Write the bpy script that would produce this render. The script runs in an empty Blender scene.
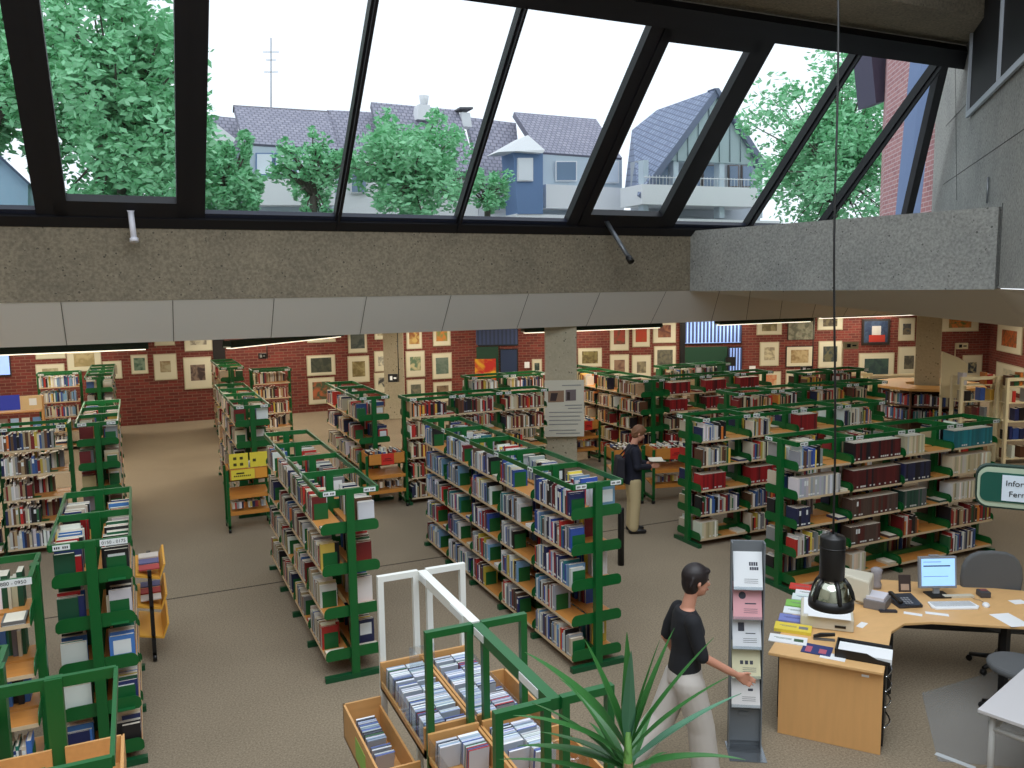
import bpy, bmesh, math, random
from mathutils import Vector, Matrix
random.seed(11)
SC = bpy.context.scene
COL = SC.collection
PI = math.pi

# ------------------------------------------------------------------ camera
FPX, YAW, PITCH, ROLL, EYE = 826.66, math.radians(24.429), math.radians(6.721), math.radians(-.802), 3.9
cy_, sy_ = math.cos(YAW), math.sin(YAW)
FW = Vector((sy_*math.cos(PITCH), cy_*math.cos(PITCH), -math.sin(PITCH)))
R0 = Vector((cy_, -sy_, 0)); U0 = R0.cross(FW)
RT = R0*math.cos(ROLL)+U0*math.sin(ROLL)
UP = -R0*math.sin(ROLL)+U0*math.cos(ROLL)
CP = Vector((0, 0, EYE))
cd = bpy.data.cameras.new('camera'); cam = bpy.data.objects.new('camera', cd); COL.objects.link(cam)
cd.lens = FPX/1024*36; cd.sensor_width = 36; cd.clip_end = 300
cam.matrix_world = Matrix(((RT.x, UP.x, -FW.x, 0), (RT.y, UP.y, -FW.y, 0), (RT.z, UP.z, -FW.z, EYE), (0, 0, 0, 1)))
SC.camera = cam
def ray(x, y): return FW+RT*((x-512)/FPX)-UP*((y-384)/FPX)
def atz(x, y, z=0): d = ray(x, y); return CP+d*((z-EYE)/d.z)
def aty(x, y, Y): d = ray(x, y); return CP+d*(Y/d.y)
def atpl(x, y, p, n): d = ray(x, y); return CP+d*(n.dot(p-CP)/n.dot(d))

# ------------------------------------------------------------------ world, exposure, big lights
SC.view_settings.view_transform = 'Standard'; SC.view_settings.look = 'None'
SC.view_settings.exposure = 0.0; SC.view_settings.gamma = 1; SC.view_settings.use_curve_mapping = False
w = bpy.data.worlds.new('overcast_sky'); SC.world = w; w.use_nodes = True
wn = w.node_tree.nodes; wl = w.node_tree.links
bg = wn['Background']; bg.inputs[0].default_value = (.90, .95, 1.0, 1); bg.inputs[1].default_value = 1.3
def area(name, loc, rot, sx, sy, power, col):
    l = bpy.data.lights.new(name, 'AREA'); l.shape = 'RECTANGLE'; l.size = sx; l.size_y = sy; l.energy = power; l.color = col
    o = bpy.data.objects.new(name, l); o.location = loc; o.rotation_euler = rot; COL.objects.link(o); return o
area('added_overhead_fill', (2.5, .5, 9.6), (.38, 0, 0), 10, 8, 880, (.84, .92, 1.0))  # added fill light overhead, brightens the foreground

# ------------------------------------------------------------------ materials
def s2l(c): return tuple((v/255/12.92 if v/255 <= .04045 else ((v/255+.055)/1.055)**2.4) for v in c)
MATS = {}
def mat(name, rgb=None, rough=.6, metal=0, noise=0, nscale=30, bump=0, emit=None, spec=.5):
    if name in MATS: return MATS[name]
    m = bpy.data.materials.new(name); m.use_nodes = True; MATS[name] = m
    nt = m.node_tree; b = nt.nodes['Principled BSDF']
    c = s2l(rgb) if rgb else (.5, .5, .5)
    b.inputs['Base Color'].default_value = (*c, 1); b.inputs['Roughness'].default_value = rough; b.inputs['Metallic'].default_value = metal
    b.inputs['Specular IOR Level'].default_value = spec
    if emit: b.inputs['Emission Color'].default_value = (*s2l(emit[0]), 1); b.inputs['Emission Strength'].default_value = emit[1]
    if noise or bump:
        tc = nt.nodes.new('ShaderNodeTexCoord'); n = nt.nodes.new('ShaderNodeTexNoise'); n.inputs['Scale'].default_value = nscale; n.inputs['Detail'].default_value = 4
        nt.links.new(tc.outputs['Object'], n.inputs['Vector'])
        if noise:
            mx = nt.nodes.new('ShaderNodeMix'); mx.data_type = 'RGBA'
            mx.inputs[6].default_value = (*[v*(1-noise) for v in c], 1); mx.inputs[7].default_value = (*[min(1, v*(1+noise)) for v in c], 1)
            cr = nt.nodes.new('ShaderNodeMapRange'); cr.inputs[1].default_value = .35; cr.inputs[2].default_value = .65
            nt.links.new(n.outputs[0], cr.inputs[0]); nt.links.new(cr.outputs[0], mx.inputs[0]); nt.links.new(mx.outputs[2], b.inputs['Base Color'])
        if bump:
            bp = nt.nodes.new('ShaderNodeBump'); bp.inputs['Strength'].default_value = bump; bp.inputs['Distance'].default_value = .02
            nt.links.new(n.outputs[0], bp.inputs['Height']); nt.links.new(bp.outputs[0], b.inputs['Normal'])
    return m
def wood(name, rgb, dark=.75, scale=(1, 14, 14)):
    if name in MATS: return MATS[name]
    m = bpy.data.materials.new(name); m.use_nodes = True; MATS[name] = m
    nt = m.node_tree; b = nt.nodes['Principled BSDF']; c = s2l(rgb)
    tc = nt.nodes.new('ShaderNodeTexCoord'); mp = nt.nodes.new('ShaderNodeMapping'); mp.inputs['Scale'].default_value = scale
    n = nt.nodes.new('ShaderNodeTexNoise'); n.inputs['Scale'].default_value = 2.5; n.inputs['Detail'].default_value = 5
    mx = nt.nodes.new('ShaderNodeMix'); mx.data_type = 'RGBA'
    mx.inputs[6].default_value = (*[v*dark for v in c], 1); mx.inputs[7].default_value = (*c, 1)
    nt.links.new(tc.outputs['Object'], mp.inputs['Vector']); nt.links.new(mp.outputs[0], n.inputs['Vector'])
    nt.links.new(n.outputs[0], mx.inputs[0]); nt.links.new(mx.outputs[2], b.inputs['Base Color'])
    b.inputs['Roughness'].default_value = .45
    return m
GREEN = mat('green_painted_steel', (14, 90, 40), .32)
GREEND = mat('bookend_green', (16, 92, 44), .5)
BOARD = wood('beech_shelf_board', (214, 146, 74))
PINE = wood('light_wood_bin', (214, 160, 98))
DESKW = wood('beech_desk_veneer', (228, 174, 112), .82, (12, 1, 1))
DESKT = wood('beech_desk_top', (228, 182, 124), .85, (3, 9, 3))
WHITEM = mat('white_painted_steel', (225, 226, 220), .4)
CREAM = mat('cream_painted_steel', (226, 214, 178), .5)
BLACK = mat('black_plastic', (18, 18, 20), .4)
DARKF = mat('dark_window_frame', (16, 17, 24), .5)
WHITEP = mat('white_paper', (236, 238, 240), .8)
CHROME = mat('chrome', (215, 218, 222), .15, 1)
GREYM = mat('grey_silver_metal', (120, 124, 130), .35, .6)
INK = mat('black_ink', (22, 22, 26), .8)
def paint(rgb, rough=.65):
    return mat('paint_%d_%d_%d' % tuple(rgb), rgb, rough)

def concrete(name, c1, c2, contrast=.75):
    m = bpy.data.materials.new(name); m.use_nodes = True; nt = m.node_tree; b = nt.nodes['Principled BSDF']; b.inputs['Roughness'].default_value = .9
    tc = nt.nodes.new('ShaderNodeTexCoord')
    n1 = nt.nodes.new('ShaderNodeTexNoise'); n1.inputs['Scale'].default_value = 1.1; n1.inputs['Detail'].default_value = 6
    n2 = nt.nodes.new('ShaderNodeTexVoronoi'); n2.inputs['Scale'].default_value = 11
    n3 = nt.nodes.new('ShaderNodeTexNoise'); n3.inputs['Scale'].default_value = 22; n3.inputs['Detail'].default_value = 3
    for n in (n1, n2, n3): nt.links.new(tc.outputs['Object'], n.inputs['Vector'])
    mx = nt.nodes.new('ShaderNodeMix'); mx.data_type = 'RGBA'; mx.inputs[6].default_value = (*s2l(c1), 1); mx.inputs[7].default_value = (*s2l(c2), 1)
    nt.links.new(n1.outputs[0], mx.inputs[0])
    lt = nt.nodes.new('ShaderNodeMath'); lt.operation = 'LESS_THAN'; lt.inputs[1].default_value = .22; nt.links.new(n2.outputs['Distance'], lt.inputs[0])
    gt = nt.nodes.new('ShaderNodeMath'); gt.operation = 'GREATER_THAN'; gt.inputs[1].default_value = .56; nt.links.new(n3.outputs[0], gt.inputs[0])
    mu = nt.nodes.new('ShaderNodeMath'); mu.operation = 'MULTIPLY'; nt.links.new(lt.outputs[0], mu.inputs[0]); nt.links.new(gt.outputs[0], mu.inputs[1])
    mu2 = nt.nodes.new('ShaderNodeMath'); mu2.operation = 'MULTIPLY'; mu2.inputs[1].default_value = .7; nt.links.new(mu.outputs[0], mu2.inputs[0])
    m2 = nt.nodes.new('ShaderNodeMix'); m2.data_type = 'RGBA'; m2.inputs[7].default_value = (.03, .028, .025, 1)
    nt.links.new(mx.outputs[2], m2.inputs[6]); nt.links.new(mu2.outputs[0], m2.inputs[0])
    m3 = nt.nodes.new('ShaderNodeMix'); m3.data_type = 'RGBA'; m3.blend_type = 'MULTIPLY'; m3.inputs[0].default_value = contrast
    nt.links.new(m2.outputs[2], m3.inputs[6]); nt.links.new(n3.outputs[0], m3.inputs[7]); nt.links.new(m3.outputs[2], b.inputs['Base Color'])
    bp = nt.nodes.new('ShaderNodeBump'); bp.inputs['Strength'].default_value = .4; bp.inputs['Distance'].default_value = .02
    nt.links.new(n3.outputs[0], bp.inputs['Height']); nt.links.new(bp.outputs[0], b.inputs['Normal'])
    return m
CONC = concrete('exposed_aggregate_concrete', (146, 136, 118), (188, 174, 148))
CONC2 = concrete('board_marked_concrete', (168, 172, 170), (216, 216, 210))
CONC3 = concrete('smooth_column_concrete', (188, 178, 152), (212, 202, 178), .3)

def brick_mat(name, c1, c2, mortar, scale=1.0):
    m = bpy.data.materials.new(name); m.use_nodes = True; nt = m.node_tree; b = nt.nodes['Principled BSDF']; b.inputs['Roughness'].default_value = .85
    tc = nt.nodes.new('ShaderNodeTexCoord')
    br = nt.nodes.new('ShaderNodeTexBrick'); br.inputs['Scale'].default_value = scale
    br.inputs['Color1'].default_value = (*s2l(c1), 1); br.inputs['Color2'].default_value = (*s2l(c2), 1); br.inputs['Mortar'].default_value = (*s2l(mortar), 1)
    br.inputs['Mortar Size'].default_value = .008; br.inputs['Brick Width'].default_value = .26; br.inputs['Row Height'].default_value = .09; br.inputs['Bias'].default_value = 0
    nt.links.new(tc.outputs['UV'], br.inputs['Vector'])
    nt.links.new(br.outputs[0], b.inputs['Base Color'])
    return m
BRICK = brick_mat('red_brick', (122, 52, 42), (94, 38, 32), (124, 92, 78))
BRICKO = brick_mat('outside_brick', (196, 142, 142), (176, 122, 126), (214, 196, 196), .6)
def tile_mat(name, c1, c2):
    m = bpy.data.materials.new(name); m.use_nodes = True; nt = m.node_tree; b = nt.nodes['Principled BSDF']; b.inputs['Roughness'].default_value = .7
    tc = nt.nodes.new('ShaderNodeTexCoord'); br = nt.nodes.new('ShaderNodeTexBrick')
    br.inputs['Color1'].default_value = (*s2l(c1), 1); br.inputs['Color2'].default_value = (*s2l(c2), 1); br.inputs['Mortar'].default_value = (*[v*.62 for v in s2l(c1)], 1)
    br.inputs['Scale'].default_value = 1; br.inputs['Mortar Size'].default_value = .035; br.inputs['Brick Width'].default_value = .3; br.inputs['Row Height'].default_value = .32
    nt.links.new(tc.outputs['UV'], br.inputs['Vector']); nt.links.new(br.outputs[0], b.inputs['Base Color']); return m
TILE = tile_mat('grey_roof_tiles', (150, 150, 168), (172, 170, 186))
SLATE = tile_mat('slate_roof', (136, 148, 176), (156, 168, 194))

def carpet():
    m = bpy.data.materials.new('carpet'); m.use_nodes = True; nt = m.node_tree; b = nt.nodes['Principled BSDF']; b.inputs['Roughness'].default_value = .95; b.inputs['Specular IOR Level'].default_value = .1
    tc = nt.nodes.new('ShaderNodeTexCoord')
    n = nt.nodes.new('ShaderNodeTexNoise'); n.inputs['Scale'].default_value = 55; n.inputs['Detail'].default_value = 6; n.inputs['Roughness'].default_value = .8
    n2 = nt.nodes.new('ShaderNodeTexNoise'); n2.inputs['Scale'].default_value = .6; n2.inputs['Detail'].default_value = 3
    for q in (n, n2): nt.links.new(tc.outputs['Object'], q.inputs['Vector'])
    mr = nt.nodes.new('ShaderNodeMapRange'); mr.inputs[1].default_value = .3; mr.inputs[2].default_value = .7; nt.links.new(n.outputs[0], mr.inputs[0])
    mx = nt.nodes.new('ShaderNodeMix'); mx.data_type = 'RGBA'; mx.inputs[6].default_value = (*s2l((112, 100, 84)), 1); mx.inputs[7].default_value = (*s2l((184, 168, 144)), 1)
    nt.links.new(mr.outputs[0], mx.inputs[0])
    m2 = nt.nodes.new('ShaderNodeMix'); m2.data_type = 'RGBA'; m2.blend_type = 'MULTIPLY'; m2.inputs[0].default_value = .35
    nt.links.new(mx.outputs[2], m2.inputs[6]); nt.links.new(n2.outputs[0], m2.inputs[7])
    nt.links.new(m2.outputs[2], b.inputs['Base Color']); return m
CARPET = carpet()
def glass(name, tint, gloss=.08, haze=.0):
    m = bpy.data.materials.new(name); m.use_nodes = True; nt = m.node_tree
    for n in list(nt.nodes): nt.nodes.remove(n)
    o = nt.nodes.new('ShaderNodeOutputMaterial'); t = nt.nodes.new('ShaderNodeBsdfTransparent'); t.inputs[0].default_value = (*tint, 1)
    g = nt.nodes.new('ShaderNodeBsdfGlossy'); g.inputs['Roughness'].default_value = .03
    mx = nt.nodes.new('ShaderNodeMixShader'); mx.inputs[0].default_value = gloss
    nt.links.new(t.outputs[0], mx.inputs[1]); nt.links.new(g.outputs[0], mx.inputs[2])
    nt.links.new(mx.outputs[0], o.inputs[0]); return m
GLASS = glass('window_glass', (.93, .97, 1.0), .03)
PLEXI = glass('clear_plexiglass', (.9, .93, .95), .12)
FMAT = bpy.data.materials.new('clear_floor_mat'); FMAT.use_nodes = True
_n = FMAT.node_tree; _b = _n.nodes['Principled BSDF']; _b.inputs['Base Color'].default_value = (.42, .42, .41, 1); _b.inputs['Roughness'].default_value = .25; _b.inputs['Alpha'].default_value = .32
def book_material(name, use_attr):
    m = bpy.data.materials.new(name); m.use_nodes = True; nt = m.node_tree; b = nt.nodes['Principled BSDF']; b.inputs['Roughness'].default_value = .5
    if use_attr:
        a = nt.nodes.new('ShaderNodeAttribute'); a.attribute_name = 'Col'; nt.links.new(a.outputs['Color'], b.inputs['Base Color'])
    else:
        a = nt.nodes.new('ShaderNodeObjectInfo'); nt.links.new(a.outputs['Color'], b.inputs['Base Color'])
    return m
BOOKM = book_material('book_cover', False); STUFFM = book_material('book_cover_far', True)
PAGES = mat('book_pages', (226, 218, 200), .9)

# ------------------------------------------------------------------ mesh helpers
class MB:
    def __init__(s): s.v = []; s.f = []; s.m = []; s.sm = []; s.uv = {}
    def quad(s, pts, mi=0, uv=None):
        n = len(s.v); s.v += [tuple(p) for p in pts]; s.f.append(tuple(range(n, n+len(pts)))); s.m.append(mi); s.sm.append(False)
        if uv: s.uv[len(s.f)-1] = uv
        return s
    def box(s, a, b, mi=0, M=None):
        x0, y0, z0 = a; x1, y1, z1 = b; n = len(s.v)
        P = [(x0, y0, z0), (x1, y0, z0), (x1, y1, z0), (x0, y1, z0), (x0, y0, z1), (x1, y0, z1), (x1, y1, z1), (x0, y1, z1)]
        if M is not None: P = [tuple(M @ Vector(p)) for p in P]
        s.v += P
        for f in ((0, 3, 2, 1), (4, 5, 6, 7), (0, 1, 5, 4), (1, 2, 6, 5), (2, 3, 7, 6), (3, 0, 4, 7)):
            s.f.append(tuple(n+i for i in f)); s.m.append(mi); s.sm.append(False)
        return s
    def prism(s, pts, vec, mi=0):   # polygon in 3D extruded by vec
        n = len(s.v); k = len(pts); vec = Vector(vec)
        s.v += [tuple(p) for p in pts]+[tuple(Vector(p)+vec) for p in pts]
        s.f.append(tuple(range(n+k-1, n-1, -1))); s.f.append(tuple(range(n+k, n+2*k))); s.m += [mi]*2; s.sm += [False]*2
        for i in range(k):
            j = (i+1) % k; s.f.append((n+i, n+j, n+k+j, n+k+i)); s.m.append(mi); s.sm.append(False)
        return s
    def tube(s, pts, rad, mi=0, k=8, cap=True, smooth=True):
        pts = [Vector(p) for p in pts]; rs = rad if isinstance(rad, (list, tuple)) else [rad]*len(pts); n = len(s.v)
        prev = None
        for i, p in enumerate(pts):
            t = (pts[min(i+1, len(pts)-1)]-pts[max(i-1, 0)])
            if t.length < 1e-9: t = Vector((0, 0, 1))
            t.normalize()
            a = prev if prev is not None else (Vector((0, 0, 1)) if abs(t.z) < .9 else Vector((1, 0, 0)))
            x = (a-t*a.dot(t)); x = x.normalized() if x.length > 1e-6 else t.orthogonal().normalized()
            prev = x; y = t.cross(x)
            for j in range(k):
                an = 2*PI*j/k; s.v.append(tuple(p+(x*math.cos(an)+y*math.sin(an))*rs[i]))
        for i in range(len(pts)-1):
            for j in range(k):
                a = n+i*k+j; b = n+i*k+(j+1) % k; s.f.append((a, b, b+k, a+k)); s.m.append(mi); s.sm.append(smooth)
        if cap:
            s.f.append(tuple(n+j for j in range(k-1, -1, -1))); s.f.append(tuple(n+(len(pts)-1)*k+j for j in range(k))); s.m += [mi]*2; s.sm += [False]*2
        return s
    def lathe(s, prof, c=(0, 0, 0), mi=0, k=24, a0=0, a1=2*PI):
        n = len(s.v); c = Vector(c); full = abs(a1-a0-2*PI) < 1e-6; kk = k if full else k+1
        for (r, z) in prof:
            for j in range(kk):
                an = a0+(a1-a0)*j/k; s.v.append((c.x+r*math.cos(an), c.y+r*math.sin(an), c.z+z))
        for i in range(len(prof)-1):
            for j in range(k):
                a = n+i*kk+j; b = n+i*kk+(j+1) % kk; s.f.append((a, b, b+kk, a+kk)); s.m.append(mi); s.sm.append(True)
        return s
    def mesh(s, name, mats):
        me = bpy.data.meshes.new(name); me.from_pydata(s.v, [], s.f)
        for m in (mats if isinstance(mats, (list, tuple)) else [mats]): me.materials.append(m)
        me.polygons.foreach_set('material_index', s.m); me.polygons.foreach_set('use_smooth', s.sm)
        if s.uv:
            ul = me.uv_layers.new(name='UVMap')
            for fi, u in s.uv.items():
                p = me.polygons[fi]
                for k, li in enumerate(p.loop_indices): ul.data[li].uv = u[k]
        me.update(); return me
    def build(s, name, mats, parent=None, loc=None, rz=None):
        return inst(name, s.mesh(name, mats), parent, loc, rz)
def inst(name, me, parent=None, loc=None, rz=None):
    o = bpy.data.objects.new(name, me); COL.objects.link(o)
    if parent: o.parent = parent
    if loc is not None: o.location = loc
    if rz: o.rotation_euler = (0, 0, rz)
    return o
def tag(o, label, cat, group=None, kind=None):
    o['label'] = label; o['category'] = cat
    if group: o['group'] = group
    if kind: o['kind'] = kind
    return o
def thing(name, label, cat, loc=(0, 0, 0), rz=0, group=None):
    o = bpy.data.objects.new(name, None); COL.objects.link(o); o.location = loc; o.rotation_euler = (0, 0, rz); o.empty_display_size = .1
    return tag(o, label, cat, group)
def struct(name, mb, m):
    o = mb.build(name, m); o['kind'] = 'structure'; return o
def bevel(o, w=.004, seg=2):
    b = o.modifiers.new('bevel', 'BEVEL'); b.width = w; b.segments = seg; b.limit_method = 'ANGLE'; return o
def text_obj(name, txt, size, m, parent, M):
    c = bpy.data.curves.new(name, 'FONT'); c.body = txt; c.size = size; c.extrude = .0008; c.align_x = 'LEFT'
    tmp = bpy.data.objects.new(name, c); COL.objects.link(tmp)
    dg = bpy.context.evaluated_depsgraph_get(); me = bpy.data.meshes.new_from_object(tmp.evaluated_get(dg)); bpy.data.objects.remove(tmp)
    me.materials.clear(); me.materials.append(m)
    o = bpy.data.objects.new(name, me); COL.objects.link(o); o.parent = parent; o.matrix_local = M; return o
def basis(o, x, y, z=None):
    x = Vector(x).normalized(); y = Vector(y).normalized(); z = x.cross(y)
    return Matrix(((x.x, y.x, z.x, o[0]), (x.y, y.y, z.y, o[1]), (x.z, y.z, z.z, o[2]), (0, 0, 0, 1)))

# ------------------------------------------------------------------ room shell
def wall_quad(name, a, b, z0, z1, m, thick=.2, side=1):
    a = Vector((a[0], a[1], 0)); b = Vector((b[0], b[1], 0)); L = (b-a).length; d = (b-a).normalized(); n = Vector((d.y, -d.x, 0))*-side*thick
    mb = MB()
    P = [a+Vector((0, 0, z0)), b+Vector((0, 0, z0)), b+Vector((0, 0, z1)), a+Vector((0, 0, z1))]
    mb.quad(P, 0, [(0, z0), (L, z0), (L, z1), (0, z1)])
    Q = [p+n for p in P]
    mb.quad([Q[1], Q[0], Q[3], Q[2]], 0, [(0, z0), (L, z0), (L, z1), (0, z1)])
    for i in range(4):
        j = (i+1) % 4; mb.quad([P[j], P[i], Q[i], Q[j]], 0, [(0, 0), (.01, 0), (.01, .01), (0, .01)])
    return struct(name, mb, m)
struct('floor', MB().box((-7, -4, -.2), (46, 31, 0)), CARPET)
struct('trim_1', MB().box((-7, 11.06, 0), (8.7, 11.085, .002)), mat('carpet_seam', (52, 44, 36), .9))
WB = Vector((10.9, 26.5, 0)); WC = Vector((28.2, 20.1, 0)); WD = Vector((19.5, 8.3, 0))
wall_quad('wall_back', (-7, 26.5), (10.9, 26.5), 0, 3.1, BRICK)
wall_quad('wall_back_right', WB, WC, 0, 3.1, BRICK)
wall_quad('wall_right', WC, WD, 0, 3.1, BRICK)
wall_quad('wall_left', (-7, -4), (-7, 26.5), 0, 9.9, mat('plaster', (190, 184, 170), .9))
wall_quad('wall_behind', (46, -4), (-7, -4), 0, 9.9, mat('plaster2', (190, 188, 182), .9))
# ceiling of the low hall and its sloping white soffit
CW = mat('white_ceiling', (215, 208, 190), .9)
mb = MB()
for P in ([(-7, 15.3), (19.0, 15.3), (34, 30), (-7, 30)], [(19.0, 15.3), (14.4, 9.6), (9, 3), (9, -4), (46, -4), (46, 30), (34, 30)]):
    mb.prism([(x, y, 3.05) for x, y in P], (0, 0, .06))
struct('ceiling', mb, CW)
SOF = mat('white_soffit_panels', (224, 222, 216), .8)
SEAM = mat('soffit_seams', (110, 106, 98), .9)
mb = MB()
A0, A1 = Vector((-7, 14.72, 3.76)), Vector((10.95, 14.72, 3.76)); B0, B1 = Vector((-7, 15.3, 3.05)), Vector((10.95, 15.3, 3.05))
mb.quad([A0, B0, B1, A1]); mb.quad([A0+Vector((0, .1, 0)), A1+Vector((0, .1, 0)), B1+Vector((0, .1, 0)), B0+Vector((0, .1, 0))])
C1 = Vector((12.3, 8.7, 3.76)); D1 = Vector((19.0, 15.3, 3.05)); E1 = Vector((14.4, 9.6, 3.05)); F1 = Vector((9.0, 3.0, 3.05)); G1 = Vector((7.2, 3.6, 3.76))
mb.quad([A1, B1, D1]); mb.quad([A1, D1, E1, C1]); mb.quad([C1, E1, F1, G1])
struct('trim_2', mb, SOF)
mb = MB()
for k in range(-4, 12):
    x = -1.03+k*1.62
    if x > 10.9 or x < -6: continue
    a = Vector((x, 14.72, 3.76)); b = Vector((x, 15.3, 3.05)); n = Vector((0, -.006, -.005)); w_ = Vector((.006, 0, 0))
    mb.quad([a-w_+n, b-w_+n, b+w_+n, a+w_+n])
for k in range(1, 8):
    a = A1.lerp(C1, k/8); b = B1.lerp(D1, k/8)+Vector((0, 0, 0)); n = Vector((0, -.002, -.012)); w_ = Vector((.007, 0, 0))
    mb.quad([a-w_+n, b-w_+n, b+w_+n, a+w_+n])
struct('trim_3', mb, SEAM)
# concrete band, parapet and right-hand concrete wall
struct('wall_band', MB().box((-7, 14.71, 3.76), (11.25, 15.05, 5.02)), CONC)
pa, pb = Vector((10.92, 14.71, 3.75)), Vector((12.28, 8.72, 3.75)); dn = Vector((.97, .22, 0)).normalized()*.22
struct('wall_parapet', MB().prism([pa, pb, pb+dn, pa+dn], (0, 0, 1.275)), CONC2)
wd = Vector((1, 1.05, 0)).normalized()
w0 = Vector((12.25, 8.62, 0))
wfar = w0+wd*7.6; wnear = w0-wd*9
nn = Vector((wd.y, -wd.x, 0))*.3
WWin = [(970, 112), (1024, 62)]
mb = MB(); mb.prism([(wnear.x, wnear.y, 3.77), (wfar.x, wfar.y, 3.77), (wfar.x+nn.x, wfar.y+nn.y, 3.77), (wnear.x+nn.x, wnear.y+nn.y, 3.77)], (0, 0, 6.2))
struct('wall_concrete', mb, CONC2)
wpn = Vector((wd.y, -wd.x, 0))
def onw(x, y, off=0): return atpl(x, y, w0, wpn)-wpn*off
# shuttering joints and rod on that wall
mb = MB()
for (a, b) in (((938, 160), (1024, 112)), ((1003, 203), (1024, 190)), ((880, 232), (1003, 205))):
    pass
a = onw(1003, 203, .004); mb.tube([a, Vector((a.x, a.y, 3.8))], .006, k=4)
a = onw(955, 20, .004); b = onw(957, 200, .004); mb.tube([a, b], .005, k=4)
a = onw(926, 165, .004); b = onw(1040, 105, .004)
for zz in (6.0, 7.25): mb.tube([Vector((w0.x-wpn.x*.004+wd.x*s, w0.y-wpn.y*.004+wd.y*s, zz)) for s in (-4, 6)], .006, k=4)
struct('trim_4', mb, mat('joint', (90, 92, 92), .9))
mb = MB(); a = onw(989, 203, .03); mb.tube([a, Vector((a.x, a.y, a.z+.42))], .018)
tag(mb.build('pipe_stub', mat('galvanised', (150, 155, 160), .4, .6)), 'short grey pipe standing up behind the right concrete parapet', 'pipe')
# dark window in that wall
c0 = onw(971, 113, .03); zbot = c0.z
def wpt(s, z, off): return Vector((c0.x+wd.x*s+wpn.x*(.03-off), c0.y+wd.y*s+wpn.y*(.03-off), z))
win = MB()
win.prism([wpt(0, zbot, .01), wpt(-6, zbot, .01), wpt(-6, zbot+2.4, .01), wpt(0, zbot+2.4, .01)], wpn*-.02)
wo = struct('window_10', win, mat('dark_pane', (6, 6, 9), .7))
fr = MB()
for (s0, s1, z0, z1) in ((0, -6, -.08, .02), (.06, -.02, -.08, 2.4), (-2.5, -2.55, 0, 2.4)):
    fr.prism([wpt(s0, zbot+z0, .03), wpt(s1, zbot+z0, .03), wpt(s1, zbot+z1, .03), wpt(s0, zbot+z1, .03)], wpn*-.05)
f_ = fr.build('window_frame', mat('silver_frame', (175, 182, 190), .4, .3), wo)
# upper concrete beam and unseen roof slab that blocks the sky above low hall
struct('trim_5', MB().box((-7, 10.2, 8.42), (16.5, 11.62, 9.9)), CONC)
struct('roof', MB().box((-7, 15.05, 4.75), (46, 30, 4.98)), mat('roof_gravel', (190, 190, 190), .9))
struct('trim_6', MB().box((-7, 15.0, 4.98), (20, 15.5, 5.16)), mat('zinc_sill', (210, 206, 214), .5))
# unseen roof slab over the atrium, left open over the foreground to admit sky light
struct('ceiling_atrium', MB().box((-7, 10.2, 9.9), (46, 11.6, 10.0)).box((9.5, -4, 9.9), (46, 10.2, 10.0)), mat('plaster3', (150, 150, 148), .9))

# slanted glazing, 45 degrees
GY, GZ = 14.75, 5.08; S2 = math.sqrt(.5)
def gp(x, s, n=0): return Vector((x, GY-s*S2+n*-S2, GZ+s*S2-n*S2))   # s up the slope, n towards the room
LEN = 4.36
def gbar(mb, x0, x1, s0, s1, n0, n1):
    P = [gp(x0, s0, n0), gp(x1, s0, n0), gp(x1, s1, n0), gp(x0, s1, n0)]
    mb.prism(P, gp(0, 0, n1)-gp(0, 0, n0))
mx = [-5.6, -3.35, -1.13, 1.02, 3.33, 5.58, 7.97, 10.25, 12.33, 14.45]
heavy = {-1.13, 1.02, 7.97, 10.25}
frame = MB()
for x in mx:
    hw = .13 if x in heavy else .055
    gbar(frame, x-hw, x+hw, 0, LEN, -.05, .12)
    if x not in heavy: gbar(frame, x-.02, x+.02, 0, LEN, .12, .2)
gbar(frame, -7, 17.2, -.08, .12, -.05, .16); gbar(frame, -7, 16.4, LEN-.05, LEN+.3, -.05, .2)
# end jamb following the diagonal wall
e0 = gp(17.25, .1); e1 = gp(14.62, LEN-.02); dv = Vector((-.22, 0, 0)); 
frame.prism([e0, e1, e1+dv, e0+dv], Vector((0, -.12, -.12)))
fo = struct('window_1', frame, DARKF)
for i in range(len(mx)-1):
    a, b = mx[i], mx[i+1]
    if a in heavy and b in heavy:
        sb = MB(); 
        for (x0, x1, s0, s1) in ((a+.12, a+.3, .1, LEN-.05), (b-.3, b-.12, .1, LEN-.05), (a+.12, b-.12, .1, .42), (a+.12, b-.12, LEN-.3, LEN-.05)):
            gbar(sb, x0, x1, s0, s1, -.03, .14)
        sb.build('opening_sash', DARKF, fo)
    else:
        sb = MB(); gbar(sb, a+.04, b-.04, .1, .2, .0, .1); sb.build('lower_rail', mat('blue_black_frame', (34, 40, 58), .4), fo)
    g = MB(); g.quad([gp(a, .1), gp(b, .1), gp(b, LEN), gp(a, LEN)]); g.build('pane', GLASS, fo)
g = MB(); g.quad([gp(14.45, .1), gp(17.2, .1), gp(14.6, LEN), gp(14.45, LEN)]); g.build('pane', GLASS, fo)
# window openers
def opener(x, lab, out, m):
    t = thing('window_opener', lab, 'window opener', gp(x, .25, .16))
    p0 = Vector((0, 0, 0)); p1 = Vector(out)
    MB().tube([p0, p1], .045, k=12).build('motor_tube', m, t)
    MB().tube([p0-Vector((0, 0, -.03)), p0+Vector((0, .1, .1))], .06, k=8).build('bracket', m, t)
    MB().tube([p1*.98, p1*1.12], .065, k=12).build('end_cap', BLACK if m is GREYM else m, t)
opener(.05, 'white tubular window opener under the left opening sash', (.02, -.1, -.42), mat('white_enamel', (235, 235, 245), .3))
opener(8.7, 'silver grey rod window opener slanting from the centre-right sash', (.12, -.62, -.72), GREYM)

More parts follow.
